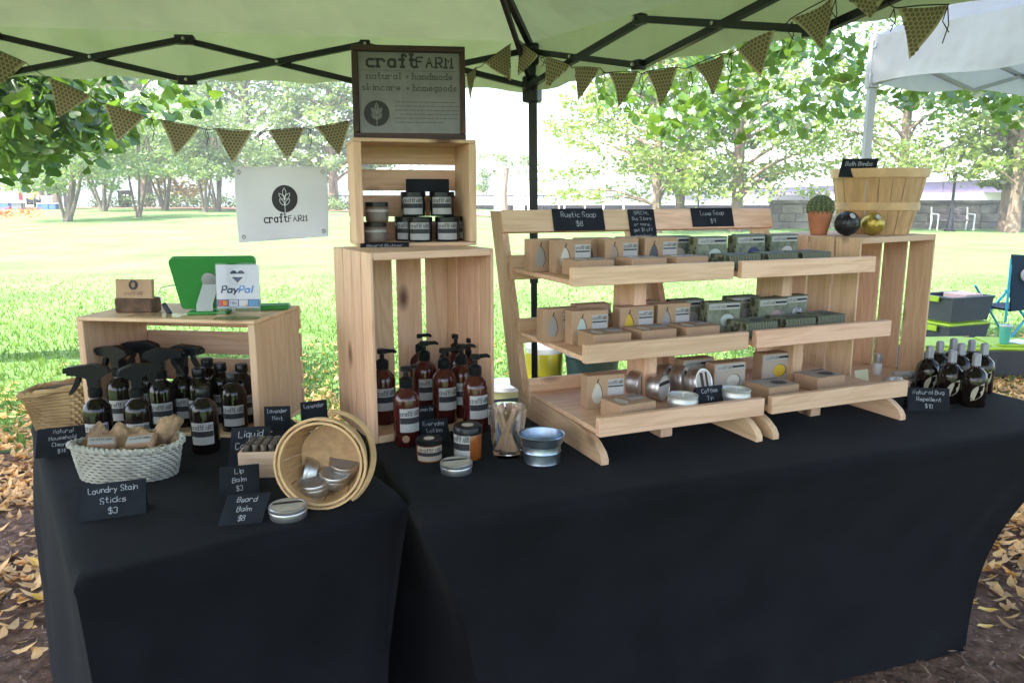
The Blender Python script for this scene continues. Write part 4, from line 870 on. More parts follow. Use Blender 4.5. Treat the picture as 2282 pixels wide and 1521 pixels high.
# ------------------------------------------------------------------ wooden crates
def boards(t, a0, a1, n, gap, mk, name='slat'):
    wd = (a1-a0-gap*(n-1))/n
    for i in range(n): mk(a0+i*(wd+gap), a0+i*(wd+gap)+wd)
def crate(label, loc, th, W, Dp, Hh, stand, nb, ns_, gb, gs, e=.018, s=.009):
    t = thing('wooden_crate', label, 'crate', loc, th, 'pine crates on the tables'); b = .0016
    if stand:
        MB().box(0, W, 0, Dp-s, 0, e, b).obj('end_panel', PX, t); MB().box(0, W, 0, Dp-s, Hh-e, Hh, b).obj('end_panel', PX, t)
        boards(t, 0, Dp-s-.001, ns_, gs, lambda a, c: MB().box(-s, -.0005, a, c, 0.0, Hh, b).obj('slat', PZ, t))
        boards(t, 0, Dp-s-.001, ns_, gs, lambda a, c: MB().box(W+.0005, W+s, a, c, 0.0, Hh, b).obj('slat', PZ, t))
        m = MB(); wd = (Dp-s-.001-gs*(ns_-1))/ns_
        for i in range(ns_):
            for q in (.25, .75):
                for z in (e/2, Hh-e/2): m.tube([(-s+.001, i*(wd+gs)+wd*q, z), (-s-.0006, i*(wd+gs)+wd*q, z)], .0019, 7)
        tag(m.obj('nail_head', STEEL, t), kind='stuff')
        boards(t, -s, W+s, nb, gb, lambda a, c: MB().box(a, c, Dp-s+.0005, Dp, 0.0, Hh, b).obj('slat', PZ, t))
    else:
        for x in (0, W-e): MB().box(x, x+e, 0, Dp-s, s+.0005, Hh-s-.0005, b).obj('end_panel', PZ, t)
        boards(t, 0, Dp-s, 3, .002, lambda a, c: MB().box(0, W, a, c, 0, s, b).obj('slat', PX, t))
        boards(t, 0, Dp-s, ns_, gs, lambda a, c: MB().box(0, W, a, c, Hh-s, Hh, b).obj('slat', PX, t))
        boards(t, .002, Hh, nb, gb, lambda a, c: MB().box(-.002, W+.003, Dp-s+.0005, Dp, a, c, b).obj('slat', PX, t))
    return t
CL = dict(p=Vector((-1.0874, 1.8781, T)), th=R(-7.4), W=.469, D=.2715, H=.2975)
CC = dict(p=Vector((-.3241, 1.7836, T)), th=R(31), W=.315, D=.265, H=.463)
CU = dict(p=Vector((-.4023, 2.0202-.03, T+.463)), th=R(16.5), W=.3205, D=.19, H=.276)
CR_ = dict(p=Vector((1.0263, 2.2482, T)), th=R(33.2), W=.391, D=.357, H=.474)
def loc_of(c, x, y, z): return Vector((c['p'].x+x*cos(c['th'])-y*sin(c['th']), c['p'].y+x*sin(c['th'])+y*cos(c['th']), c['p'].z+z))
crate('pine crate on its side holding the spray bottles on the left table', CL['p'], CL['th'], CL['W'], CL['D'], CL['H'], False, 4, 3, .013, .0015)
crate('tall pine crate on end holding the lotion pump bottles', CC['p'], CC['th'], CC['W'], CC['D'], CC['H'], True, 4, 4, .014, .005)
crate('small pine crate on its side under the framed sign, atop the tall crate', CU['p'], CU['th'], CU['W'], CU['D'], CU['H'], False, 4, 2, .014, .003, .02)
crate('tall pine crate on end under the bushel basket at the right', CR_['p'], CR_['th'], CR_['W'], CR_['D'], CR_['H'], True, 5, 4, .018, .008)

# ------------------------------------------------------------------ framed shop sign on the small crate
WAL = pine('x', (.065, .030, .024), (.03, .015, .013), 'walnut'); WALZ = pine('z', (.065, .030, .024), (.03, .015, .013), 'walnut')
SGN = mat('grey_print_board', (.215, .21, .225), .55, var=.07, vs=40)
sg = thing('framed_sign', 'dark framed shop sign standing on top of the small crate', 'sign', loc_of(CU, .012, .10, CU['H']), R(6.5)); sw, sh = .297, .243
M0 = Matrix.Rotation(-.07, 4, 'X')
def framed(nm, x0, x1, z0, z1, y0, y1, m, b=.002): q = MB(); q.M = M0; q.box(x0, x1, y0, y1, z0, z1, b); return q.obj(nm, m, sg)
framed('frame_rail', 0, sw, 0, .018, -.012, .012, WAL); framed('frame_rail', 0, sw, sh-.016, sh, -.012, .012, WAL); framed('frame_stile', 0, .016, .0185, sh-.0165, -.012, .012, WALZ); framed('frame_stile', sw-.014, sw, .0185, sh-.0165, -.012, .012, WALZ)
framed('print_board', .0165, sw-.0145, .0185, sh-.0165, -.004, .004, SGN, .0005)
sf = lambda u, v, h: tuple(M0 @ Vector((sw/2+u, -.004-h, sh/2+v)))
INK2 = mat('dark_grey_print', (.03, .03, .032), .6); INK3 = mat('grey_print', (.062, .06, .06), .6)
for tx, cx, bl, hh, sx_, wd_, mx, ink in (('craft', -.045, .068, .032, 1.35, 1.5, .128, INK2), ('FARM', .068, .068, .025, 1.1, 1.35, .098, INK2), ('natural', -.066, .037, .015, 1.2, 1.15, .088, INK3), ('+', -.004, .037, .013, 1, 1.1, .02, INK3), ('handmade', .062, .037, .015, 1.2, 1.15, .105, INK3), ('skincare', -.073, .008, .015, 1.2, 1.15, .10, INK3), ('+', -.003, .008, .013, 1, 1.1, .02, INK3), ('homegoods', .068, .008, .015, 1.2, 1.15, .115, INK3)):
    m = MB(); write(m, tx, cx, bl, hh, sf, wd_, serif=True, maxw=mx, sx=sx_); m.obj('lettering', ink, sg)
m = MB(); ribbon(m, [[(-.128, .058), (.125, .058)]], .0009, sf, .0003); m.obj('rule_line', INK3, sg)
emblem(sf, -.087, -.052, .0335, INK2, SGN, sg, wd=.05)
m = MB(); random.seed(9)
for k in range(6):     # the fine print, illegible at this size in the photograph
    x = -.038+(.012 if k in (3,) else 0)
    while x < .125-(.05 if k == 5 else 0): l = random.uniform(.006, .02); ribbon(m, [[(x, -.022-k*.0105), (min(x+l, .128), -.022-k*.0105)]], .0022, sf, .0003); x += l+.004
tag(m.obj('fine_print', mat('faint_print', (.11, .107, .105), .6), sg), kind='stuff')

# ------------------------------------------------------------------ chalkboard cards
def card(label, pos, w, h, lines, rz=None, tilt=.38, shear=0.0, M=None, back=True, txh=None, base='chalkboard_card', offs=0.0, wd=.95):
    p = Vector(pos); rz = math.atan2(-p.x, p.y)*.8 if rz is None else rz
    t = thing(base, label, 'sign card', p, rz, 'handwritten chalkboard price cards')
    if M is not None: t.matrix_basis = M
    fn = lambda u, v, hh: (u+shear*v, v*sin(tilt)-hh*cos(tilt), v*cos(tilt)+hh*sin(tilt))
    m = MB(); th = .0012; vs = [fn(u, v, k) for k in (0, -th) for (u, v) in ((-w/2, 0), (w/2, 0), (w/2, h), (-w/2, h))]
    m.add(vs, [(0, 1, 2, 3), (7, 6, 5, 4), (0, 4, 5, 1), (1, 5, 6, 2), (2, 6, 7, 3), (3, 7, 4, 0)]); m.obj('front_panel', BOARD, t)
    if back:
        Y = h*sin(tilt); b2 = lambda u, v, k: (u+shear*v, 2*Y-v*sin(tilt)+.0014+k*cos(tilt), v*cos(tilt)-.0003)
        m = MB(); vs = [b2(u, v, k) for k in (0, -th) for (u, v) in ((-w/2, 0), (w/2, 0), (w/2, h), (-w/2, h))]
        m.add(vs, [(3, 2, 1, 0), (4, 5, 6, 7), (1, 5, 4, 0), (2, 6, 5, 1), (3, 7, 6, 2), (0, 4, 7, 3)]); m.obj('back_panel', BOARD, t)
    n = len(lines); lh = txh or h/(n+.6)
    for i, tx in enumerate(lines):
        x = offs; 
        for wtx in [tx]:
            m = MB(); write(m, wtx, x, h-(i+1)*h/(n+.35)+lh*.12, lh*.58, fn, wd*.85, jit=.45, maxw=w*.74, z0=.0004); m.obj('lettering', CHALK, t)
    return t
random.seed(17)
card('chalkboard card Natural Household Cleaner by the tan wicker basket', TP(137, 1014), .105, .066, ['Natural', 'Household', 'Cleaner', '$14'], shear=.12)
card('chalkboard card Laundry Stain Sticks in front of the white wicker basket', TP(252, 1153), .112, .066, ['Laundry Stain', 'Sticks', '$3'], shear=.05, rz=.38)
card('chalkboard card Lip Balm in front of the small wood box', TP(534, 1101), .077, .058, ['Lip', 'Balm', '$3'], shear=.03, rz=.3)
card('chalkboard card Beard Balm nearest the table edge beside a flat tin', TP(534, 1168), .077, .056, ['Beard', 'Balm', '$8'], shear=.28, rz=.2, tilt=.6)
card('chalkboard card Liquid Castile half hidden behind the small wood box', TP(552, 1035), .085, .085, ['Liquid', 'Castile', '$14'], shear=.1, rz=.2)
card('chalkboard card Lavender Mint standing inside the small wood box', TP(607, 1005)+Vector((0, .05, .035)), .062, .06, ['Lavender', 'Mint', ''], rz=.1, tilt=.1, back=False)
card('chalkboard card mostly hidden behind the splint basket rim', TP(690, 990)+Vector((0, .06, .03)), .066, .062, ['Lavender', '', ''], rz=.5, tilt=.1, back=False)
card('chalkboard card Everyday Lotion leaning on the pump bottles', TP(973, 985), .072, .058, ['Everyday', 'Lotion', '$16'], shear=-.1, rz=.25)
card('chalkboard card with Mint written on it behind the Everyday Lotion card', TP(953, 962), .062, .068, ['Lemon Mint', '', '', ''], rz=.2, back=False)
card('chalkboard card Natural Bug Repellent in front of amber spray bottles', TP(2070, 916), .112, .066, ['Natural Bug', 'Repellent', '$10'], rz=-.12, tilt=.3)
uc = CU['H']

# ------------------------------------------------------------------ bottles, jars and tins
def labfn(r): return lambda u, v, h: ((r+h)*cos(-pi/2+u/r), (r+h)*sin(-pi/2+u/r), v)
def label_on(t, r, z0, z1, half, band=True, txt=True, m=None, big=1.0):
    f = labfn(r); n = 12; mb = MB(); vs = []; 
    for i in range(n+1):
        u = -half*r+2*half*r*i/n; vs += [f(u, z0, .0005), f(u, z1, .0005)]
    mb.add(vs, [(2*i, 2*i+2, 2*i+3, 2*i+1) for i in range(n)]); L = mb.obj('label', m or LABEL, t)
    hh = z1-z0
    if band:
        mb = MB(); vs = []
        for i in range(n+1):
            u = (-half*r+2*half*r*i/n)*.97; vs += [f(u, z0+hh*.36, .0009), f(u, z0+hh*.62, .0009)]
        mb.add(vs, [(2*i, 2*i+2, 2*i+3, 2*i+1) for i in range(n)]); mb.obj('label_band', INK, L)
        mb = MB(); write(mb, 'naturals', 0, z0+hh*.41, hh*.16, f, 1.1, serif=True, maxw=half*r*1.6, z0=.0013); 
    if txt:
        mb = MB(); write(mb, 'craftFARM', 0, z0+hh*.70, hh*.21*big, f, 1.3, serif=True, maxw=half*r*1.85, z0=.0010); mb.obj('lettering', INK, L)
    return L
BOSTON = [(.0, .0), (.030, 0), (.0335, .004), (.0335, .108), (.031, .120), (.022, .132), (.0145, .138), (.0135, .142), (.0135, .156)]
def boston(nm, label, cat, grp, trig):
    t = thing(nm, label, cat, (0, 0, 0), 0, grp); MB().lathe(BOSTON, 24).obj('bottle', AMBER, t); label_on(t, .0337, .026, .082, .85)
    if trig:
        MB().lathe([(.016, .144), (.0165, .146), (.0165, .164), (.012, .168)], 18).obj('collar', BLKP, t)
        MB().prism([(-.012, .166), (.012, .166), (.014, .190), (.030, .197), (.058, .200), (.060, .218), (.052, .221), (-.004, .226), (-.034, .216), (-.040, .203), (-.020, .192), (-.012, .186)], 'y', -.011, .011).obj('sprayer_head', BLKP, t, 25)
        MB().prism([(.030, .196), (.038, .198), (.044, .180), (.056, .160), (.060, .148), (.052, .152), (.038, .170), (.031, .184)], 'y', -.006, .006).obj('trigger', BLKP, t, 25)
        m = MB(); m.tube([(.058, 0, .210), (.068, 0, .210)], .007, 10); m.obj('nozzle', BLKP, t)
    else:
        MB().lathe([(.0165, .142), (.017, .143), (.017, .163), (.0155, .165), (0, .165)], 20).obj('cap', BLKP, t)
    return t
SG = 'dark spray bottles in and before the left crate'; CG = 'dark capped bottles in and before the left crate'
sp = boston('spray_bottle', 'dark spray bottle nearest the left, trigger pointing left over the wicker basket', 'bottle', SG, True); p = TP(226, 1006); sp.scale = (.94,)*3; sp.location = p; sp.rotation_euler = (0, 0, R(188))
zc = T+.0095
def rest(px, py, z): return atz(px, py, z)
for (px, py, z, rz, lb) in [(316, 1006, T, 40, 'dark spray bottle front centre, label above the white wicker basket'), (276, 950, zc, 165, 'dark spray bottle behind the leftmost one, trigger to the left'), (368, 957, zc, 10, 'dark spray bottle right of the front centre one, smaller looking label'),
        (338, 932, zc, 175, 'dark spray bottle deep in the crate, trigger to the left, middle'), (416, 945, zc, -8, 'dark spray bottle with the highest sprayer head pointing right')]:
    q = dup(sp, lb, rest(px, py, z), R(rz))
# each label is turned back to face the table front
def face_labels(root, want):
    for ch in root.children:
        if ch.name.startswith('label'): ch.rotation_euler = (0, 0, want-root.rotation_euler.z)
cp = boston('capped_bottle', 'dark capped bottle at the right front, tall label beside the white basket', 'bottle', CG, False); cp.scale = (.94,)*3; cp.location = TP(461, 1004); cp.rotation_euler = (0, 0, R(8))
for (px, py, z, rz, lb) in [(526, 962, T, 15, 'dark capped bottle behind the right front one, next to the crate side'), (499, 935, zc, 0, 'dark bottle with narrow cap at the back of the left crate'), (546, 938, zc, 10, 'dark bottle against the right wall of the left crate'), (452, 950, zc, 5, 'dark bottle hidden between spray bottles and the capped ones'), (300, 925, zc, 5, 'dark bottle at the back left of the left crate behind the sprayers'), (470, 922, zc, 5, 'dark bottle at the back of the left crate behind the narrow capped one')]:
    dup(cp, lb, rest(px, py, z), R(rz))
for o in list(COL.objects):
    if o.name.startswith('spray_bottle'): face_labels(o, R(18))

LG = 'red brown pump bottles of lotion'
def pump(label):
    t = thing('pump_bottle', label, 'bottle', (0, 0, 0), 0, LG); MB().lathe([(0, 0), (.029, 0), (.032, .004), (.032, .112), (.029, .124), (.020, .135), (.0145, .139), (.0135, .143), (.0135, .148)], 24).obj('bottle', LOTION, t)
    label_on(t, .0322, .038, .096, .8); MB().lathe([(.0155, .142), (.016, .143), (.016, .163), (.010, .167), (.006, .169), (.006, .180), (.0125, .182), (.0125, .192), (.010, .194), (0, .194)], 18).obj('pump', BLKP, t)
    m = MB(); m.tube([(.008, 0, .188), (.030, 0, .189), (.038, 0, .185)], [.006, .005, .0035], 8); m.obj('spout', BLKP, t); return t
zc2 = T+.0185
p0 = pump('lotion pump bottle standing alone in front of the tall crate, round sticker below the label'); p0.location = TP(908, 988); p0.rotation_euler = (0, 0, R(45))
s = MB(); f = labfn(.0322); s.add([f(-.012+.009*cos(k*pi/8), .022+.009*sin(k*pi/8), .0012) for k in range(16)], [tuple(range(16))]); stk = mat('round_tan_sticker', (.36, .22, .13), .7)
p0l = []
for (px, py, z, rz, lb) in [(856, 940, zc2, -5, 'lotion pump bottle half hidden behind the left post of the tall crate'), (1060, 958, zc2, 20, 'lotion pump bottle at the right opening of the tall crate, full label'), (992, 938, zc2, 25, 'lotion pump bottle in the middle front row inside the tall crate'), (1030, 925, zc2, 10, 'lotion pump bottle between the middle and right ones, label half hidden'), (948, 915, zc2, 5, 'lotion pump bottle behind the lone front one'), (935, 890, zc2, 0, 'lotion pump bottle farthest back on the left, pump before the gap'), (992, 880, zc2, 15, 'lotion pump bottle farthest back in the centre'), (1018, 892, zc2, 0, 'lotion pump bottle at the back right in the tall crate'), (1050, 905, zc2, -20, 'lotion pump bottle by the right wall of the tall crate')]:
    q = dup(p0, lb, rest(px, py, z), R(rz)); p0l.append(q)
s.obj('sticker', stk, p0)
for o in [p0]+p0l:
    for ch in o.children:
        if ch.name.startswith('label') or ch.name.startswith('sticker'): ch.rotation_euler = (0, 0, R(24)-o.rotation_euler.z)
s2 = dup
def jar(nm, label, grp, r, h, body, lid, lab=True, loc=(0, 0, 0), rz=0.0, sticker=False, lz=(.12, .8), half=1.0, labm=None, txt=True):
    t = thing(nm, label, 'jar', loc, rz, grp); MB().lathe([(0, 0), (r*.93, 0), (r, .003), (r, h*.74), (r*.96, h*.78), (r*.9, h*.8)], 26).obj('jar_body', body, t)
    MB().lathe([(r*1.0, h*.775), (r*1.03, h*.78), (r*1.03, h*.975), (r*.98, h), (0, h)], 26).obj('lid', lid, t)
    if lab: label_on(t, r, h*lz[0], h*lz[1]*.92, half, m=labm, txt=txt)
    if sticker: MB().lathe([(0, h+.0008), (r*.42, h+.0006), (r*.42, h+.0002)], 16).obj('lid_sticker', mat('pale_sticker', (.55, .47, .40), .7), t)
    return t
BLKJ = mat('black_jar', (.013, .013, .016), .22); DIML = mat('grey_label', (.36, .35, .35), .75); BRN = mat('brown_scrub', (.12, .065, .04), .4, var=.2, vs=30)
JG = 'black labelled jars in the small crate'
rz0 = R(8)
zu = CU['p'].z+.0095
bj = jar('black_jar', 'black labelled jar, left end of the lower row in the small crate', JG, .0335, .066, BLKJ, BLKP, True, loc_of(CU, .148, .105, .0095), -CU['th']*0+R(5), lz=(.08, .86), half=.85, labm=DIML)
for (x, y, z, lb) in [(.176, .06, .0095, 'black labelled jar, second of the lower row, nearest the front'), (.252, .06, .0095, 'black labelled jar, third of the lower row, right of the nearest one'), (.288, .120, .0095, 'black labelled jar at the right end of the lower row, behind'), (.165, .095, .0765, 'black labelled jar on the upper row, left one below the black card'), (.243, .085, .0765, 'black labelled jar on the upper row, right one')]:
    dup(bj, lb, loc_of(CU, x, y, z), R(5))
gj = jar('glass_jar', 'clear jar of brown scrub, lower of two stacked in the small crate', 'jars of brown scrub in the small crate', .0295, .053, BRN, BLKP, False, loc_of(CU, .055, .055, .0095))
MB().lathe([(.0305, .004), (.0305, .038)], 26, caps=False).obj('glass_wall', mat('thin_clear', (.9, .9, .9), .03, trans=.9, ior=1.2), gj)
MB().lathe([(.0300, .027), (.0300, .033)], 26, caps=False).obj('white_cream_layer', mat('cream', (.5, .45, .42), .4), gj)
g2 = dup(gj, 'clear jar of brown scrub, upper of two stacked in the small crate', loc_of(CU, .061, .057, .0625))
card('folded black card resting on the two upper jars in the small crate', loc_of(CU, .203, .083, .143), .118, .04, [' '], rz=R(5), tilt=.55)
card('narrow chalkboard card Beard Balm lying along the front lip of the small crate', loc_of(CU, .068, -.03, -.004), .125, .032, ['Beard Butter'], rz=R(9), tilt=1.05, back=False)
TINL = mat('tin_paper_label', (.55, .48, .40), .7, var=.1, vs=25)
def tin(label, r, h, loc, rot=None, rz=0.0, grp='round silver tins', top='label', nm='round_tin'):
    t = thing(nm, label, 'tin', loc, rz, grp, rot); MB().lathe([(0, 0), (r*.95, 0), (r*.98, .002), (r*.98, h*.5), (r*1.0, h*.52)], 28).obj('tin_body', TIN, t)
    MB().lathe([(r*1.0, h*.5), (r*1.03, h*.51), (r*1.03, h*.62), (r*1.015, h*.66), (r*1.03, h*.70), (r*1.03, h*.94), (r*1.0, h*.99), (r*.90, h*.985), (r*.88, h*.95), (0, h*.95)], 28).obj('tin_lid', TIN, t)
    if top == 'label':
        L = MB().lathe([(0, h*.955), (r*.86, h*.955)], 26, caps=False).obj('lid_label', TINL, t); m = MB(); f = lambda u, v, k: (u, v, h*.957+k); vs = []
        for i in range(9): a = -.5+i/8; x = a*r*1.6; vs += [f(x, r*.22, .0003), f(x, r*.52*sqrt(max(.3, 1-a*a)), .0003)]
        m.add(vs, [(2*i, 2*i+2, 2*i+3, 2*i+1) for i in range(8)]); m.obj('label_band', INK, L)
    elif top == 'window': MB().lathe([(0, h*.965), (r*.84, h*.965)], 24, caps=False).obj('glass_window', mat('window_glass', (.25, .22, .2), .04, spec=.8), t)
    elif top == 'striped':
        m = MB(); f = lambda u, v, k: (u, v, h*.957+k); MB().lathe([(0, h*.955), (r*.86, h*.955)], 26, caps=False).obj('lid_label', TINL, t)
        for (a, b) in ((-.35, .0), (.25, .5)): m.add([f(a*r, -r*.75, .0004), f(b*r, -r*.7, .0004), f(b*r, r*.7, .0004), f(a*r, r*.72, .0004)], [(0, 1, 2, 3)])
        m.obj('label_band', mat('brown_band', (.06, .035, .03), .7), t)
    return t
tin('flat silver tin lying alone beside the Beard Balm card', .0345, .024, TP(643, 1150), None, .3)
tin('flat silver tin lying in front of the two amber jars', .0345, .024, TP(1017, 1050), None, .3)
jar('amber_jar', 'short jar with black lid and pale wraparound label', 'amber jars before the tall crate', .0295, .050, AMBJAR, BLKP, True, TP(957, 1022), .2, True, (.08, .8), 1.15, mat('tan_label', (.42, .33, .26), .7))
jar('amber_jar', 'taller amber jar with black lid, orange glass beside its label', 'amber jars before the tall crate', .0325, .078, AMBJAR, BLKP, True, TP(1043, 1018), -.55, True, (.06, .9), .75)

# ------------------------------------------------------------------ glass of sticks, steel tub
gl = thing('drinking_glass', 'tapered clear glass holding wooden craft sticks', 'glass', TP(1131, 1012))
MB().lathe([(0, 0), (.032, 0), (.0335, .003), (.0455, .114), (.0462, .116), (.0440, .116), (.0318, .014), (0, .012)], 32).obj('glass_wall', GLASS, gl)
random.seed(4)
STK = mat('birch_stick', (.50, .33, .22), .7, var=.15, vs=20)
sb = thing('craft_sticks', 'bundle of wooden craft sticks standing in the glass', 'craft sticks', TP(1131, 1012)+Vector((0, 0, .0125)))
for k in range(17):
    a = random.uniform(0, 6.28); a2 = a+random.uniform(2.2, 4.0); r0 = random.uniform(.008, .026); r1 = random.uniform(.012, .034)
    p = Vector((r0*cos(a), r0*sin(a), .001)); q = Vector((r1*cos(a2), r1*sin(a2), .108)); d = (q-p).normalized(); l = .112; x = d.cross(Vector((random.uniform(-1, 1), random.uniform(-1, 1), .1))).normalized(); y = d.cross(x)
    m = MB(); m.M = Matrix((( x.x, y.x, d.x, p.x), (x.y, y.y, d.y, p.y), (x.z, y.z, d.z, p.z), (0, 0, 0, 1))); m.box(-.0048, .0048, -.0008, .0008, 0, l); m.obj('stick', STK, sb)
bk = thing('steel_tub', 'small empty galvanised tub beside the glass of sticks', 'tub', TP(1207, 1026))
MB().lathe([(0, .0), (.040, 0), (.043, .002), (.042, .006), (.0425, .024), (.0445, .026), (.043, .029), (.0435, .042), (.0475, .046), (.0495, .060), (.053, .064), (.0515, .066), (.049, .0645), (.043, .046), (.0415, .03), (.0405, .006), (0, .005)], 40).obj('tub_wall', GALV, bk, 30)

# ------------------------------------------------------------------ baskets
def weave(nc, nr, fn, bulge, par, name, m, gap=.08, stake=None):
    mb = MB(); vs = []; fs = []
    for j in range(nr):
        for i in range(nc):
            s = bulge if (i+j) % 2 else -bulge*.2; k = len(vs)
            for a in (0, .25, .5, .75, 1.0):
                for b in (gap, .5, 1-gap):
                    vs.append(fn((i+a)/nc, (j+b)/nr, s*sin(pi*a)+(bulge*.35 if b == .5 else 0)))
            for a in range(4):
                for b in range(2): q = k+a*3+b; fs.append((q, q+3, q+4, q+1))
    mb.add(vs, fs); o = mb.obj(name, m, par, 60); tag(o, kind='stuff'); return o
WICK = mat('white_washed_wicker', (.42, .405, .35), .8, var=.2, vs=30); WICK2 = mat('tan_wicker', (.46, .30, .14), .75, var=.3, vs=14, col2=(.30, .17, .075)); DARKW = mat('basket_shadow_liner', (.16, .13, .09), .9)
wb = thing('wicker_basket', 'oval white washed wicker basket holding burlap and laundry sticks', 'basket', TP(290, 1058), R(4)); RA, RB, HB = .112, .066, .072
def wf(ta, th_): return lambda u, v, h: ((RA*(ta+(1-ta)*v**.8)+h)*cos(2*pi*u), (RB*(ta+(1-ta)*v**.8)+h)*sin(2*pi*u), HB*v+.004*sin(4*pi*u)*v)
weave(64, 11, wf(.86, 0), .0028, wb, 'woven_side', WICK, .10)
MB().add([(RA*.855*cos(2*pi*k/40)*s, RB*.855*sin(2*pi*k/40)*s, z) for z, s in ((.001, 1), (.004, .98)) for k in range(40)]+[(RA*.97*cos(2*pi*k/40), RB*.97*sin(2*pi*k/40), HB*.98) for k in range(40)], [tuple(range(40))[::-1]]+[tuple(range(40, 80))]+[(k, (k+1) % 40, 80+(k+1) % 40, 80+k) for k in range(40)]).obj('shade_liner', DARKW, wb)  # dark liner added so the gaps in the weave look shaded
m = MB()
for off in (0, 1):
    P = []
    for k in range(97): a = 2*pi*k/96; w_ = .004*sin(k*pi/1.5+off*pi); P.append((RA*1.02*cos(a)+w_*cos(a), RB*1.02*sin(a)+w_*sin(a), HB+.003+.004*cos(k*pi/1.5+off*pi)+.004*sin(2*a)))
    m.tube(P, .0042, 6, caps=False)
m.obj('braided_rim', WICK, wb)
BUR = mat('burlap', (.36, .23, .13), .95, var=.25, vs=80, bump=.5, bs=260)
bu = thing('burlap_cloth', 'tan burlap cloth bunched inside the white wicker basket', 'cloth', TP(290, 1058), R(4)); n = 30; vs = []; fs = []; random.seed(2)
for j in range(n+1):
    for i in range(n+1):
        u = i/n*2-1; v = j/n*2-1; rr = min(1, sqrt(u*u+v*v)); sc = 1/max(1, sqrt(u*u+v*v)); x = u*sc*RA*.96; y = v*sc*RB*.96
        z = .042+.026*rr**2+.016*sin(u*5+1)*sin(v*4+u*2)+.007*sin(u*13+v*7)+(.028 if v > .2 else 0)*sst(.2, .8, v); vs.append((x, y, z))
for j in range(n):
    for i in range(n): fs.append((j*(n+1)+i, j*(n+1)+i+1, (j+1)*(n+1)+i+1, (j+1)*(n+1)+i))
MB().add(vs, fs).obj('cloth_sheet', BUR, bu, 180)
MB().tube([(.060, .030, .070), (.078, .036, .095), (.092, .04, .108), (.100, .036, .104)], [.020, .019, .017, .012], 12).obj('rolled_corner', BUR, bu, 180)
for (x, y, rz, ry, lb) in [(-.045, -.012, .35, .1, 'kraft wrapped laundry stick in the white basket, left one with white label'), (.035, -.008, .15, -.05, 'kraft wrapped laundry stick in the white basket, right one')]:
    q = thing('laundry_stick', lb, 'soap stick', wb.matrix_basis @ Vector((x, y, .072)), R(4)+rz, 'kraft wrapped laundry sticks', (.25, ry, R(4)+rz)); MB().box(-.028, .028, -.02, .02, 0, .016, .003).obj('wrapper', KRAFT, q); l = MB().box(-.026, .022, -.0205, .006, .0162, .0168).obj('label', LABEL, q); f = lambda u, v, h: (u, v, .0168+h)
    m = MB(); write(m, 'craftFARM', -.002, -.006, .007, f, 1.2, serif=True, maxw=.04); m.obj('lettering', INK, l)
tb_ = thing('tall_wicker_basket', 'tan rectangular wicker basket at the far left table corner', 'basket', Vector((-1.17, 1.93, T)), R(6)); bw0, bd0, bh0 = .158, .10, .108
def rectp(u, w_, d_):
    a = 2*pi*u; c_, s_ = cos(a), sin(a); e = .35; return (w_*math.copysign(abs(c_)**e, c_), d_*math.copysign(abs(s_)**e, s_))
def tf(u, v, h): x, y = rectp(u, (bw0*.5)*(.78+.30*v)+h, (bd0*.5)*(.8+.28*v)+h); return (x, y, bh0*v+.012*v*(x/bw0)*2)
weave(40, 13, tf, .003, tb_, 'woven_side', WICK2, .06)
m = MB(); m.add([tf(k/40, 0.02, -.003) for k in range(40)]+[tf(k/40, .97, -.004) for k in range(40)], [tuple(range(40))]+[(k, (k+1) % 40, 40+(k+1) % 40, 40+k) for k in range(40)]); m.obj('shade_liner', DARKW, tb_)  # same added dark sheet, its colour standing in for shade behind the weave
m = MB()
for o_ in (0, 1): m.tube([tuple(Vector(tf(k/64, 1.0, .003+.003*sin(k*1.4+o_*pi)))+Vector((0, 0, .004*cos(k*1.4+o_*pi)))) for k in range(65)], .0062, 6, caps=False)
m.obj('braided_rim', WICK2, tb_)
SPL = pine('y', (.56, .36, .17), (.42, .24, .10), 'splint'); SPLM = mat('maple_splint', (.50, .30, .14), .55, var=.14, vs=9, stretch=(6, 6, 1), rnd=.12); RIMM = mat('bent_hoop', (.60, .38, .18), .5, var=.12, vs=20)
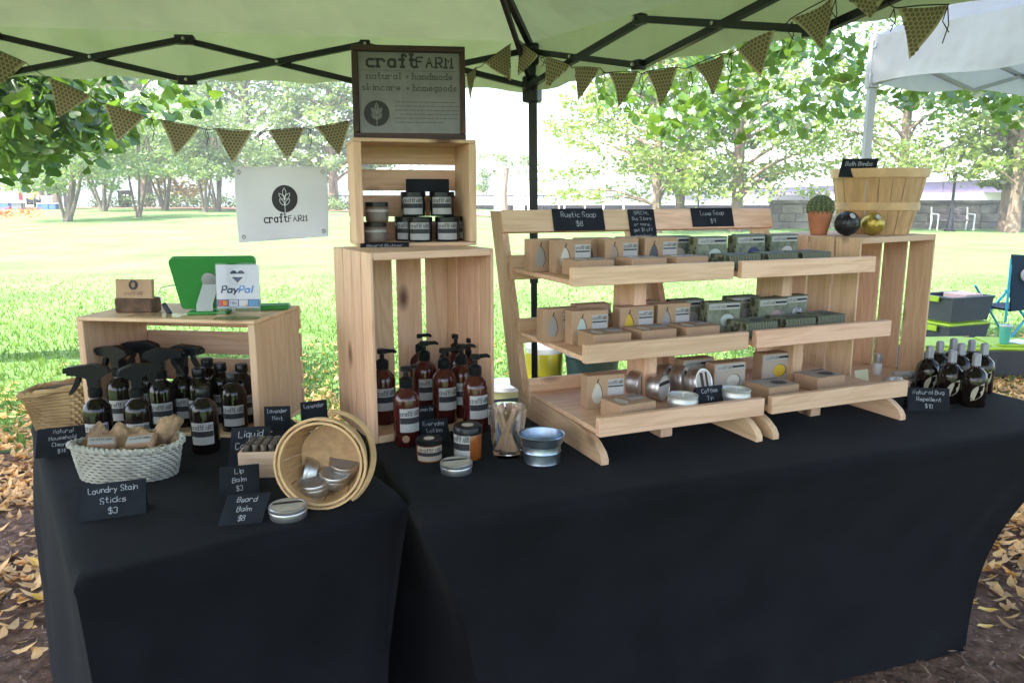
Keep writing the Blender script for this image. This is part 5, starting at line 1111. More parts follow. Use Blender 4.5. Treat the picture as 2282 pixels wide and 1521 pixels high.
def stave_basket(label, M, r0, r1, h, ns_, bandz, rimw, name, cat='basket', hoops=None, dark=False):
    t = thing(name, label, cat); t.matrix_basis = M
    for k in range(ns_):
        a0 = 2*pi*(k+.03)/ns_; a1 = 2*pi*(k+.97)/ns_; vs = []; fs = []; nn = 5; th = .0022
        for lay in (0, 1):
            for i in range(nn):
                t_ = i/(nn-1); r = r0+(r1-r0)*t_**.85+(th if lay else 0)+(.0014 if k % 2 else 0)
                for b in (0, .5, 1): a = a0+(a1-a0)*b; rr = r+(.0012 if b == .5 else 0); vs.append((rr*cos(a), rr*sin(a), h*t_))
        q = nn*3
        for i in range(nn-1):
            for b in (0, 1):
                A = i*3+b; fs.append((A, A+3, A+4, A+1)); fs.append((q+A, q+A+1, q+A+4, q+A+3))
            fs.append((i*3, q+i*3, q+i*3+3, i*3+3)); fs.append((i*3+2, i*3+5, q+i*3+5, q+i*3+2))
        fs.append((q-3, q-2, q-1, 2*q-1, 2*q-2, 2*q-3)); MB().add(vs, fs).obj('stave', SPLM, t, 50)
    MB().lathe([(0, .004), (r0*.99, .004), (r0*.99, .009), (0, .009)], 28).obj('base_disc', SPLM, t)
    def hoop(z, wd, r, nm='hoop', tilt=0.0):
        m = MB(); m.lathe([(r, z-wd/2), (r+.004, z-wd/2), (r+.0045, z), (r+.004, z+wd/2), (r, z+wd/2), (r, z-wd/2)], 44, caps=False); o = m.obj(nm, RIMM, t, 50); return o
    for z in bandz: hoop(z*h, rimw, r0+(r1-r0)*z**.85+.004)
    hoop(h-.004, rimw*1.15, r1+.0035, 'rim_hoop'); m = MB(); m.lathe([(r1-.006, h-.02), (r1-.001, h-.02), (r1-.001, h+.003), (r1-.006, h+.003), (r1-.006, h-.02)], 44, caps=False); m.obj('inner_rim', RIMM, t, 50)
    return t
# splint basket lying on its side, mouth to the camera
rim = .094; sc_ = TP(718, 1128); ax = Vector((.0, -.985, .13)).normalized(); zx = Vector((1, 0, 0)); yx = ax.cross(zx).normalized(); zx = yx.cross(ax)
hB = .105; org = Vector((sc_.x, sc_.y, T+rim*.925))-ax*hB*.93
Ms = Matrix(((zx.x, yx.x, ax.x, org.x), (zx.y, yx.y, ax.y, org.y), (zx.z, yx.z, ax.z, org.z), (0, 0, 0, 1)))@Matrix.Scale(.93, 4)
ly = stave_basket('round maple splint basket tipped on its side, spilling glass topped tins', Ms, .066, .0885, hB, 20, [.35, .72], .012, 'splint_basket')
m = MB()
for dz in (0, .008): m.tube([(cos(a)*(rim+.006+dz*.5), sin(a)*(rim+.006), hB-.012-dz-.055*max(0, sin((a+.5)*1.0))) for a in [(-.9+2.4*k/24) for k in range(25)]], .0042, 6)
m.obj('swing_handle', RIMM, ly)
# little dark chips whose colour stands in for shaded holes in the splints
for k in range(12): 
    a = R(50)+(k % 4)*R(26); z = .02+(k//4)*.022; rr = .066+(.0885-.066)*(z/hB)**.85-.0005; m = MB(); m.M = Matrix.Rotation(a, 4, 'Z'); m.box(rr-.0012, rr-.0004, -.0022, .0022, z-.0022, z+.0022); o = m.obj('gap_shade_chip', mat('gap_shade', (.05, .04, .05), .8), ly)
def inb(x, y, z): return Ms @ Vector((x, y, z))
for (px, py, zz, dy, rot, tp, lb) in [(703, 1113, .010, .028, (.15, -.05, 0), 'window', 'glass topped tin lowest in the splint basket, at its front lip'), (747, 1098, .020, .052, (.2, .12, 0), 'window', 'glass topped tin resting behind the lowest one in the splint basket'), (768, 1070, .040, .072, (.35, .15, 0), 'window', 'glass topped tin with a bright reflection, highest in the splint basket'), (702, 1055, .034, .07, (.1, -1.25, .2), 'window', 'glass topped tin standing on edge at the left of the splint basket')]:
    b = TP(722, 1118); Y = b.y+dy; z = T+zz; tin(lb, .031, .027, Vector((XY(px, Y, z), Y, z)), rot, 0, 'glass topped tins in the splint basket', tp)
# small wood box of lip balms
wbx = thing('wood_box', 'small pale wooden box of lip balm tubes', 'box', TP(533, 1066)+Vector((.0, .0, 0)), R(-3)); PALE = pine('x', (.66, .50, .34), (.55, .39, .24), 'basswood')
for (a, b, c_, d_) in ((0, .13, 0, .006), (0, .13, .079, .085), (0, .006, .0062, .0788), (.124, .13, .0062, .0788)): MB().box(a, b, c_, d_, 0, .058, .0015).obj('side_board', PALE, wbx)
MB().box(.0062, .1238, .0062, .0788, .002, .007).obj('bottom_board', PALE, wbx); wbx.rotation_euler = (0, 0, R(4))
lg = thing('lip_balm_tubes', 'rows of dark lip balm tubes standing in the small wood box', 'lip balms', wbx.location+Vector((0, 0, .0075)), R(4)); tube = MB().lathe([(.0075, 0), (.008, .001), (.008, .040), (.0075, .041), (.0078, .042), (.0078, .062), (.007, .063), (0, .063)], 10).mesh('lip_balm', [mat('printed_tube', (.10, .075, .055), .5, var=.7, vs=60)])
for i in range(6):
    for j in range(4): o = obj('lip_balm', tube, lg); o.location = (.017+i*.0172, .017+j*.0172, random.uniform(-.002, .003)*0+.0002)
# bushel basket, bath bombs, cactus on the right crate
zr = T+CR_['H']+.0005
bz = Vector((XY(1948, 2.53, zr), 2.53, zr))
stave_basket('wide bushel basket standing on the right tall crate', Matrix.Translation(bz), .098, .138, .195, 22, [.45], .024, 'bushel_basket')
for (px, Y, r, col, nm, lb) in [(1888, 2.37, .0375, (.012, .012, .015), 'black', 'black wrapped bath bomb on the right crate'), (1945, 2.385, .0355, (.42, .30, .06), 'gold', 'gold foil wrapped bath bomb on the right crate')]:
    t = thing('bath_bomb', lb, 'bath bomb', (XY(px, Y, zr+r), Y, zr), .4, 'wrapped bath bombs'); m = MB(); pr = [(r*sin(pi*i/14), r-r*cos(pi*i/14)) for i in range(15)]
    k = len(m.v); m.lathe(pr, 24); random.seed(3)
    m.v = [(x*(1+.03*sin(z*900+x*200)*random.random()), y*(1+.03*random.random()), z) for (x, y, z) in m.v]; m.obj('foil_ball', mat(nm+'_foil', col, .22, .6 if nm == 'gold' else 0.0, bump=.5, bs=70), t, 180)
    m = MB(); m.M = Matrix.Translation((-.3*r, -.78*r, r*1.62))@Matrix.Rotation(.95, 4, 'X'); m.lathe([(0, .002), (r*.26, .001), (r*.26, -.001)], 14); m.obj('round_sticker', mat('grey_sticker', (.42, .40, .38), .6), t)
    MB().lathe([(.001, .002), (.010, -.0)], 10, caps=False).add([(r*.95, 0, r*.9), (r*1.35, .006, r*1.25), (r*1.4, -.004, r*.75), (r*1.3, .0, r*.6)], [(0, 1, 2), (0, 2, 3)]).obj('foil_twist', mat(nm+'_foil', col, .22), t)
pt = thing('potted_cactus', 'round cactus in a terracotta pot on the right tall crate', 'potted plant', (XY(1824, 2.42, zr), 2.42, zr))
MB().lathe([(0, 0), (.024, 0), (.037, .058), (.037, .074), (.034, .074), (.033, .066), (0, .064)], 24).obj('pot', mat('terracotta', (.42, .155, .075), .8, var=.15, vs=20), pt)
m = MB(); vs = []; fs = []; n = 72; mm = 12
for i in range(mm+1):
    ph = -.45+(pi/2+.45)*i/mm; 
    for k in range(n): a = 2*pi*k/n; r = .0385*cos(ph)*(1+.09*cos(a*18)*cos(ph)) if i < mm else .0005; vs.append((r*cos(a), r*sin(a), .083+.0385*sin(ph)*1.08))
for i in range(mm):
    for k in range(n): fs.append((i*n+k, i*n+(k+1) % n, (i+1)*n+(k+1) % n, (i+1)*n+k))
m.add(vs, fs); m.obj('cactus_body', mat('cactus_green', (.085, .11, .045), .7, var=.3, vs=60), pt)
m = MB(); random.seed(6)
for k in range(18):
    a = 2*pi*k/18
    for i in range(7):
        ph = -.1+i*.22; b = Vector((.042*cos(ph)*cos(a), .042*cos(ph)*sin(a), .083+.0415*sin(ph)))
        for q in range(3): m.tube([b, b+(b-Vector((0, 0, .083))).normalized()*.005+Vector((random.uniform(-.004, .004), random.uniform(-.004, .004), random.uniform(-.004, .004)))], .0003, 3)
tag(m.obj('spines', mat('spine', (.5, .45, .3), .6), pt), kind='stuff')
bbp = bz+Vector((-.112, -.085, .178))
card('chalkboard card Bath Bombs on the rim of the bushel basket', bbp, .105, .060, ['Bath Bombs', ' '], rz=-.25, tilt=.30, shear=.2, back=False)
# amber bug spray bottles
BG = 'amber leaf labelled spray bottles at the right'
def bug(label):
    t = thing('amber_spray_bottle', label, 'bottle', (0, 0, 0), 0, BG); MB().lathe([(0, 0), (.031, 0), (.034, .004), (.034, .076), (.030, .096), (.018, .108), (.0125, .112), (.0125, .118)], 22).obj('bottle', AMBER, t)
    MB().lathe([(.0125, .113), (.0125, .120), (.0115, .122), (.0115, .146), (.0095, .152), (.006, .153), (0, .153)], 16).obj('mist_cap', mat('smoky_cap', (.24, .24, .26), .15), t)
    f = labfn(.034); 
    def lens(s, u0, v0, m, nm, par, h):
        P = []
        for k in range(21):
            tt = k/10; q = tt if tt <= 1 else 2-tt; sg_ = 1 if tt <= 1 else -1; w_ = sin(pi*q)*.011*sg_*s; d = (q-.5)*.046*s; a = R(58); P.append(f(u0+cos(a)*d-sin(a)*w_, v0+sin(a)*d+cos(a)*w_, h))
        return MB().add(P[:-1], [tuple(range(20))]).obj(nm, m, par)
    L = lens(1.35, .002, .046, mat('leaf_label', (.40, .35, .26), .7), 'leaf_label', t, .0006)
    m = MB(); ribbon(m, [[(-.012, .028), (.019, .060)]], .009, f, .0011); m.obj('label_band', INK, L); m = MB(); m.add([f(.003+.006*cos(k*pi/6), .086+.006*sin(k*pi/6)-.004, .0006) for k in range(12)], [tuple(range(12))]); m.obj('small_seal', mat('seal', (.12, .10, .08), .5), t); return t
ab = bug('amber spray bottle at the front, its whole leaf label visible'); ab.location = TP(2165, 902); ab.rotation_euler = (0, 0, -.25)
for (px, py, lb) in [(2112, 893, 'amber spray bottle behind the Natural Bug Repellent card'), (2062, 880, 'amber spray bottle at the left end of the group'), (2183, 872, 'amber spray bottle at the right end of the group, half a leaf label'), (2132, 872, 'amber spray bottle in the middle of the back row'), (2085, 866, 'amber spray bottle second from the left in the back row'), (2155, 862, 'amber spray bottle behind the front one'), (2115, 858, 'amber spray bottle farthest back in the group')]:
    dup(ab, lb, TP(px, py), -.25)
# vials and wrapped pieces between stand and crate
VG = 'small clear vials between stand and right crate'
v0 = thing('clear_vial', 'small clear vial with silver cap standing between stand and right crate', 'vial', TP(1952, 845)+Vector((0, 0, .0)), 0, VG); MB().lathe([(0, 0), (.014, 0), (.015, .003), (.015, .05), (.01, .058)], 16).obj('vial_wall', mat('vial_plastic', (.55, .5, .48), .15), v0); MB().lathe([(.013, .056), (.0135, .058), (.0135, .088), (0, .09)], 16).obj('vial_cap', TIN, v0)
for (px, py, rx, rz, lb) in [(1975, 862, 1.5, .5, 'small clear vial lying behind the right stand, cap to the left'), (2003, 858, 1.45, -.9, 'small clear vial lying right of the other lying vial'), (1990, 848, 1.5, 1.6, 'small clear vial lying behind the two lying vials')]:
    dup(v0, lb, TP(px, py)+Vector((0, 0, .016)), 0, None, (rx, 0, rz))
cn = thing('note_card', 'blank cream note card leaning on the right crate', 'card', TP(1922, 862), R(25)); m = MB(); m.M = Matrix.Rotation(-.2, 4, 'X'); m.box(-.03, .03, -.001, .001, 0, .055); m.obj('card', mat('cream_card', (.62, .56, .36), .8), cn)
tv = thing('vial_tray', 'low grey tray holding small vials beside the amber spray bottles', 'tray', TP(2000, 868), R(24)); MB().lathe([(0, .002), (.05, .002), (.056, .016), (.058, .016), (.053, 0), (0, 0)], 24).obj('tray_dish', mat('grey_tray', (.3, .28, .28), .4), tv)

# ------------------------------------------------------------------ goods on top of the left crate
zl = T+CL['H']+.0005
cardh = thing('card_holder', 'rough bark block holding kraft business cards on the left crate', 'card holder', loc_of(CL, .105, .10, CL['H']+.0005), CL['th']+R(2))
MB().box(-.051, .051, -.024, .024, 0, .038, .004).obj('bark_block', mat('bark_block', (.11, .062, .04), .9, var=.4, vs=30, bump=.8, bs=60), cardh)
m = MB(); m.M = Matrix.Translation((0, -.012, .030))@Matrix.Rotation(-.12, 4, 'X'); m.box(-.049, .049, -.006, .006, 0, .056, .0008); m.obj('card_stack', KRAFT, cardh); f = lambda u, v, h: tuple(Matrix.Translation((0, -.012, .030))@Matrix.Rotation(-.12, 4, 'X')@Vector((u, -.006-h, v)))
emblem(f, 0, .041, .0125, INK, KRAFT, cardh); m = MB(); write(m, 'craftFARM', 0, .016, .009, f, 1.0, serif=True, maxw=.05); m.obj('lettering', mat('faded_ink', (.16, .1, .065), .8), cardh)
GRN = mat('green_rubber', (.035, .25, .045), .5, var=.04, vs=5); SILV = mat('satin_silver', (.34, .36, .35), .5, .3)
tbl = thing('tablet', 'tablet in a bright green case with silver stand on the left crate', 'tablet', loc_of(CL, .315, .125, CL['H']+.0005), R(8)); Mt = Matrix.Translation((0, .0, .012))@Matrix.Rotation(.30, 4, 'X'); 
m = MB(); m.M = Mt; pts = []; w2, h2, r = .104, .139, .012
for (cx, cy, a0) in ((w2-r, r, -90), (w2-r, h2-r, 0), (-w2+r, h2-r, 90), (-w2+r+.012, r, 180)):
    for k in range(6): a = R(a0+k*18); pts.append((cx+r*cos(a), cy+r*sin(a)))
m.prism(pts, 'y', -.007, .007); m.obj('green_case', GRN, tbl, 30)
m = MB(); m.M = Mt; m.prism(pts, 'y', .0072, .009); m.obj('screen', mat('dark_screen', (.01, .01, .012), .1), tbl, 30)
m = MB(); m.box(-.07, .03, -.048, .012, 0, .008, .003); m.obj('foot_plate', GRN, tbl)
m = MB(); P1 = Mt@Vector((-.012, -.009, .080)); m.add([(-.046, -.044, .009), (-.006, -.044, .009), (-.046, -.060+.018, .026), (-.006, -.042, .026), (P1.x-.017, P1.y, P1.z-.008), (P1.x+.022, P1.y, P1.z-.008), (P1.x-.017, P1.y, P1.z+.012), (P1.x+.022, P1.y, P1.z+.012)], [(0, 1, 3, 2), (2, 3, 5, 4), (4, 5, 7, 6)]); m.obj('stand_strap', SILV, tbl)
m = MB(); m.M = Mt@Matrix.Translation((-.012, -.0075, .082))@Matrix.Rotation(pi/2, 4, 'X'); m.lathe([(.019, 0), (.019, .004), (.017, .005), (0, .005)], 24); m.obj('stand_disc', SILV, tbl)
gb_ = thing('green_tray', 'flat green rubber tray lying behind the payment sign', 'tray', loc_of(CL, .435, .20, CL['H']+.0005), R(10)); MB().box(-.10, .035, -.03, .03, 0, .012, .004).obj('tray_slab', GRN, gb_)
ad = thing('power_adapter', 'black power plug adapter with white cord leaning on the tablet', 'adapter', loc_of(CL, .208, .075, CL['H']+.0005), .3); m = MB(); m.M = Matrix.Rotation(-.5, 4, 'Y')@Matrix.Rotation(-.2, 4, 'X'); m.box(-.006, .006, -.006, .006, .001, .032, .002); m.obj('plug', BLKP, ad)
MB().tube([(-.016, .008, .031), (-.026, .014, .052), (-.020, .02, .066), (.004, .03, .070), (.018, .042, .07)], .0015, 6).obj('cord', mat('pale_cord', (.6, .6, .58), .5), ad)
sh_ = thing('plastic_sheet', 'clear plastic sheet lying on the left crate before the tablet', 'plastic sheet', loc_of(CL, .12, .015, CL['H']+.0008), CL['th']); vs = [(i*.0175, j*.014, .0008+.002*(sin(i*2.1)*sin(j*1.7+i))**2) for j in range(6) for i in range(9)]
MB().add(vs, [(j*9+i, j*9+i+1, (j+1)*9+i+1, (j+1)*9+i) for j in range(5) for i in range(8)]).obj('sheet', ACRYL, sh_, 180)
pp_ = thing('payment_sign', 'payment card sign in a clear acrylic holder on the left crate', 'sign', loc_of(CL, .408, .045, CL['H']+.0005), R(3)); Mp = Matrix.Rotation(-.10, 4, 'X'); pf = lambda u, v, h: tuple(Mp@Vector((u, -h, v)))
m = MB(); m.M = Mp; m.box(-.052, .052, -.0008, .0008, .024, .130); m.obj('print', mat('print_white', (.66, .66, .72), .4), pp_)
m = MB(); m.M = Mp; m.box(-.053, .053, -.0035, -.0018, 0, .134); m.box(-.053, .053, .0018, .0035, .002, .134); m.obj('acrylic_sheet', ACRYL, pp_); MB().box(-.053, .053, -.034, .002, .0002, .002).obj('acrylic_foot', ACRYL, pp_)
pf2 = lambda u, v, h: pf(u, v, h+.0009)
NAV = mat('navy_print', (.02, .03, .09), .5); SKY_ = mat('sky_print', (.04, .22, .55), .5)
m = MB(); P = []
for k in range(40): a = 2*pi*k/40; P.append(pf2(.0011*16*sin(a)**3, .103+.0011*(13*cos(a)-5*cos(2*a)-2*cos(3*a)-cos(4*a)), .0003))
c_ = pf2(0, .103, .0003); m.add([c_]+P, [(0, 1+k, 1+(k+1) % 40) for k in range(40)]); hrt = m.obj('heart_print', NAV, pp_)
m = MB(); ribbon(m, [[(-.02, .1035), (.02, .1035)]], .008, pf2, .0006); m.obj('heart_band', mat('print_white', (.66, .66, .72), .4), hrt)
m = MB(); ribbon(m, [[(.0235*cos(a*pi/16), .103+.0215*sin(a*pi/16)) for a in range(33)]], .0006, pf2, .0003); m.obj('ring_print', mat('pale_ring', (.4, .42, .52), .5), pp_)
m = MB(); ital = lambda u, v, h: pf2(u+(v-.066)*.22, v, h); wd_ = write(m, 'Pay', -.0385, .062, .0155, ital, 1.8, z0=.0004, align=1, sx=1.12); m.obj('lettering', NAV, pp_); m = MB(); write(m, 'Pal', -.0385+wd_+.004, .062, .0155, ital, 1.8, z0=.0004, align=1, sx=1.12); m.obj('lettering', SKY_, pp_)
def rect(a, b, c, d, h, mt, nm, par): return MB().add([pf2(a, c, h), pf2(b, c, h), pf2(b, d, h), pf2(a, d, h)], [(0, 1, 2, 3)]).obj(nm, mt, par)
bs = rect(-.052, .052, .026, .045, .0003, mat('blue_strip', (.06, .12, .30), .5), 'card_strip', pp_)
for k, (nm, col) in enumerate((('red_logo', (.55, .10, .05)), ('white_logo', (.6, .6, .66)), ('pale_logo', (.6, .58, .6)), ('blue_logo', (.05, .25, .5)))):
    q = rect(-.047+k*.0245, -.047+k*.0245+.0215, .028, .0435, .0006, mat(nm, col, .5), 'card_logo', bs)
    x = -.047+k*.0245+.0108
    if k == 0:
        for dx, cc in ((-.004, (.6, .02, .03)), (.004, (.7, .3, .03))): MB().add([pf2(x+dx+.0055*cos(j*pi/8), .0358+.0055*sin(j*pi/8), .0009+dx*.01) for j in range(16)], [tuple(range(16))]).obj('logo_disc', mat('disc%g' % dx, cc, .5), pp_)
    elif k == 1: m = MB(); write(m, 'VISA', x, .0325, .0065, pf2, 1.3, z0=.0009, maxw=.018); m.obj('lettering', NAV, pp_)
    elif k == 2: MB().add([pf2(x+.002, .0285, .0009), pf2(x+.0105, .0285, .0009), pf2(x+.0105, .034, .0009)], [(0, 1, 2)]).obj('logo_corner', mat('orange_print', (.7, .25, .03), .5), pp_)

# ================================================================== soap display stands
STW = .452; SD = R(22.6); S1 = Vector((.2, 1.629, T)); SHO = .484
TRAY = [(.004, .066), (.075, .219), (.145, .388)]         # front lip y and underside z, bottom to top
def stand(label, loc):
    t = thing('display_stand', label, 'display stand', loc, SD, 'pine soap stands'); b = .0018; e = .019
    foot = [(0, 0), (.0, .012), (.010, .026), (.035, .042), (.075, .056), (.13, .0645), (.42, .0645), (.475, .0645), (.475, 0)]
    for x in (0, STW-e): MB().prism(foot, 'x', x, x+e).obj('foot_board', PY, t, 25)
    for x in (-.0035, STW-e+.0035):
        prof = [(.432, .066), (.524, .066), (.678, .552), (.606, .552)]
        MB().prism(prof, 'x', x, x+e).obj('upright', PZ, t, 25)
    MB().box(STW*.52, STW*.52+.036, .12, .17, 0, .0645, b).box(STW*.52, STW*.52+.036, .20, .29, .0785, .2175, b).box(STW*.52, STW*.52+.036, .26, .37, .2325, .386, b).obj('centre_post', PZ, t)
    for k, (y, z) in enumerate(TRAY):
        d = .385 if k < 2 else .37
        MB().box(-.001, STW+.001, y+.0195, y+d, z, z+.012, b).obj('shelf_board', PX if k else PX, t)
        MB().box(-.004, STW+.004, y, y+.019, z-.002, z+.042, b).obj('front_lip', PX, t)
        zb_ = z+.0; yb = y+d+.0005
        MB().box(-.004 if k else -.004, STW+.004, yb, yb+.014, z-.022, z+.046, b).obj('back_rail', PX, t)
    m = MB(); m.M = Matrix.Translation((0, .588, .489))@Matrix.Rotation(-.305, 4, 'X'); m.box(-.006, STW+.010, -.019, 0, 0, .064, b); m.obj('top_rail', PX, t)
    return t
MS = Matrix.Translation(S1)@Matrix.Rotation(SD, 4, 'Z'); MS2 = MS@Matrix.Translation((SHO, 0, 0))
st1 = stand('left pine soap stand of three trays, carrying the Rustic Soap card', S1)
st2 = dup(st1, 'right pine soap stand of three trays, carrying the Luxe Soap card', MS2.translation, SD)
def place(o, M): o.matrix_basis = M; return o
random.seed(23)
Lr = Matrix.Rotation(-.305, 4, 'X'); TPR = lambda M, x, dz=0: M@Matrix.Translation((x, .588, .489))@Lr@Matrix.Translation((0, -.0215, dz))
card('chalkboard card Rustic Soap hooked over the top rail of the left stand', (0, 0, 0), .168, .066, ['Rustic Soap', '$8'], 0, 0.0, 0, TPR(MS, .235, .0), False, wd=.8)
card('tall chalkboard card SPECIAL Buy 5 bars or more where the two stands meet', (0, 0, 0), .092, .094, ['SPECIAL', 'Buy 5 bars', 'or more,', 'get $1 off', 'per bar!'], 0, 0.0, 0, TPR(MS, .448, -.032)@Matrix.Translation((0, -.001, 0)), False, wd=.8)
card('chalkboard card Luxe Soap hooked over the top rail of the right stand', (0, 0, 0), .158, .060, ['Luxe Soap', '$9'], 0, 0.0, 0, TPR(MS2, .225, .005), False, wd=.8)

GBOX = D.materials.new('green_leaf_print'); GBOX.use_nodes = True
def _gb():
    nt = GBOX.node_tree; N = nt.nodes; L = nt.links; b = N['Principled BSDF']; tc = N.new('ShaderNodeTexCoord'); wv = N.new('ShaderNodeTexWave'); wv.inputs['Scale'].default_value = 60; wv.inputs['Distortion'].default_value = 7; wv.inputs['Detail'].default_value = 3
    L.new(tc.outputs['Object'], wv.inputs[0]); rp = N.new('ShaderNodeValToRGB'); e = rp.color_ramp.elements; e[0].position = .3; e[1].position = .7; e[0].color = (.045, .05, .028, 1); e[1].color = (.19, .20, .125, 1); L.new(wv.outputs[0], rp.inputs[0]); L.new(rp.outputs[0], b.inputs['Base Color']); b.inputs['Roughness'].default_value = .7
_gb()
BW, BD_, BH = .102, .040, .084
def soapbox(label, cat, grp, kind, lying, col=None, nm='soap_box', lab=True):
    t = thing(nm, label, cat, (0, 0, 0), 0, grp); bm = GBOX if kind == 'green' else KRAFT
    w_, d_, h_ = (BW, BH, BD_) if lying else (BW, BD_, BH)
    MB().box(-w_/2, w_/2, 0, d_, 0, h_, .0016).obj('carton', bm, t)
    fr = (lambda u, v, h: (u, v, h_+h)) if lying else (lambda u, v, h: (u, -h, v))
    def shape(P, h, m, n_, par): return MB().add([fr(u, v, h) for u, v in P], [tuple(range(len(P)))]).obj(n_, m, par)
    if kind == 'pear':
        cx, cy, s = -.024, .034, .021
        P = [(cx+s*(.62+.0*sin(a))*sin(a)*(1 if cos(a) < 0 else .72), cy-s*cos(a)*(-1.35 if cos(a) < 0 else 0)-s*cos(a)*(1.0 if cos(a) >= 0 else 0)+0) for a in [2*pi*k/24 for k in range(24)]]
        P = []
        for k in range(24):
            a = 2*pi*k/24; x = sin(a); z = -cos(a); wd_ = .66*(1-.42*max(0, z)); P.append((cx+s*wd_*x, cy+s*(z*1.0 if z < 0 else z*1.55)))
        win = shape(P, .0004, col, 'pear_window', t)
        m = MB(); ribbon(m, [[(cx, cy+s*1.5), (cx+.003, cy+s*1.95)]], .003, fr, .0008); ribbon(m, [[(cx+.008, cy-s*.9), (cx+s*.72, cy-.004), (cx+s*.5, cy+s*.9), (cx+.003, cy+s*1.5)]], .0017, fr, .0008); m.obj('stem_print', mat('stem_brown', (.06, .035, .02), .7), win)
        L = shape([(.004, .032), (.047, .032), (.047, .072), (.004, .072)], .0005, LABEL, 'label', t)
        m = MB(); write(m, 'craftFARM', .0255, .060, .0085, fr, 1.2, serif=True, maxw=.039, z0=.0009); m.obj('lettering', INK, L); shape([(.005, .0525), (.046, .0525), (.046, .056), (.005, .056)], .0009, INK, 'label_band', L)
    elif kind in ('oval', 'green'):
        fm = mat('pale_kraft_face', (.40, .33, .27), .8) if kind == 'oval' else mat('pale_leaf_face', (.165, .18, .125), .75, var=.35, vs=45)
        L = shape([(-.049, .003), (.049, .003), (.049, .081), (-.049, .081)], .0004, fm, 'front_print', t)
        L2 = shape([(-.047, .064), (.047, .064), (.047, .080), (-.047, .080)], .0007, mat('grey_strip', (.40, .39, .36), .7), 'label', t)
        m = MB(); write(m, 'craftFARM', -.018, .068, .0075, fr, 1.1, serif=True, maxw=.044, z0=.001); m.obj('lettering', mat('soft_ink', (.12, .11, .1), .7), L2); shape([(.006, .069), (.045, .069), (.045, .075), (.006, .075)], .001, INK, 'label_band', L2)
        shape([(.012+.023*cos(k*pi/14), .034+.0185*sin(k*pi/14)) for k in range(28)], .0008, mat('window_edge', (.12, .10, .09), .7), 'window_edge', t)
        shape([(.010+.021*cos(k*pi/14), .034+.0172*sin(k*pi/14)) for k in range(28)], .0012, col, 'soap_window', t)
    return t
def soap(n, c, **k): return mat('soap_'+n, c, .5, **k)
SC = dict(white=soap('cream', (.52, .48, .40)), grey=soap('grey', (.30, .28, .26)), slate=soap('slate', (.07, .075, .09)), tan=soap('tan', (.33, .24, .17)), mint=soap('mint', (.42, .47, .42)), yellow=soap('yellow', (.58, .38, .03)), navy=soap('navy', (.03, .04, .11)), marble=soap('marble', (.5, .5, .52), var=.9, vs=60, col2=(.02, .022, .03)), rose=soap('rose', (.32, .22, .2)))
KG = 'kraft soap boxes with pear windows'; GG = 'leaf printed soap boxes'; OG = 'kraft soap boxes with oval windows'; LGK = 'kraft soap boxes lying flat'; LGG = 'leaf printed soap boxes lying flat'
def at(M, k, x, y, rz=0.0, dz=0.0): return M@Matrix.Translation((x, TRAY[k][0]+y, TRAY[k][1]+.0125+dz))@Matrix.Rotation(rz, 4, 'Z')
nm3 = ['bottom', 'middle', 'top']
for (k, x, y, rz, c, lb) in [
    (2, .040, .225, .05, 'grey', 'pear window box behind the leftmost one on the top left tray, mostly hidden'), (2, .082, .165, .0, 'white', 'cream pear window soap box, leftmost on the top tray of the left stand'), (2, .180, .225, .0, 'slate', 'pear window box half hidden between the first two on the top left tray'), (2, .232, .18, .0, 'tan', 'tan pear window soap box, second on the top tray of the left stand'), (2, .315, .235, 0, 'slate', 'pear window box half hidden behind the slate one on the top left tray'), (2, .358, .185, -.05, 'slate', 'slate grey pear window soap box, third on the top tray of the left stand'),
    (1, .035, .205, .0, 'grey', 'pear window box behind the leftmost one on the middle left tray'), (1, .088, .150, .0, 'mint', 'pale mint pear window soap box, leftmost on the middle tray of the left stand'), (1, .150, .245, .0, 'grey', 'pear window box hidden behind the yellow pear one on the middle left tray'), (1, .232, .165, .0, 'yellow', 'yellow pear window soap box on the middle tray of the left stand'), (1, .300, .235, .0, 'grey', 'pear window box behind the grey one on the middle left tray'), (1, .352, .175, .0, 'grey', 'grey pear window soap box, third on the middle tray of the left stand'),
    (0, .105, .165, -.08, 'white', 'cream pear window soap box alone on the bottom tray of the left stand')]:
    place(soapbox(lb, 'soap box', KG, 'pear', False, SC[c]), at(MS, k, x, y, rz))
for (k, x, y, rz, lb) in [(2, .092, .065, 0, 'flat kraft soap box on the top left tray, left of three'), (2, .245, .065, 0, 'flat kraft soap box on the top left tray, middle of three'), (2, .375, .065, .05, 'flat kraft soap box on the top left tray, right of three'), (1, .098, .055, 0, 'flat kraft soap box on the middle left tray, left of three'), (1, .232, .060, .03, 'flat kraft soap box on the middle left tray, middle of three'), (1, .362, .060, 0, 'flat kraft soap box on the middle left tray, right of three'), (0, .125, .045, .1, 'flat kraft soap box on the bottom left tray, before the cream pear one')]:
    place(soapbox(lb, 'soap box', LGK, 'pear', True, SC['white']), at(MS, k, x, y, rz))
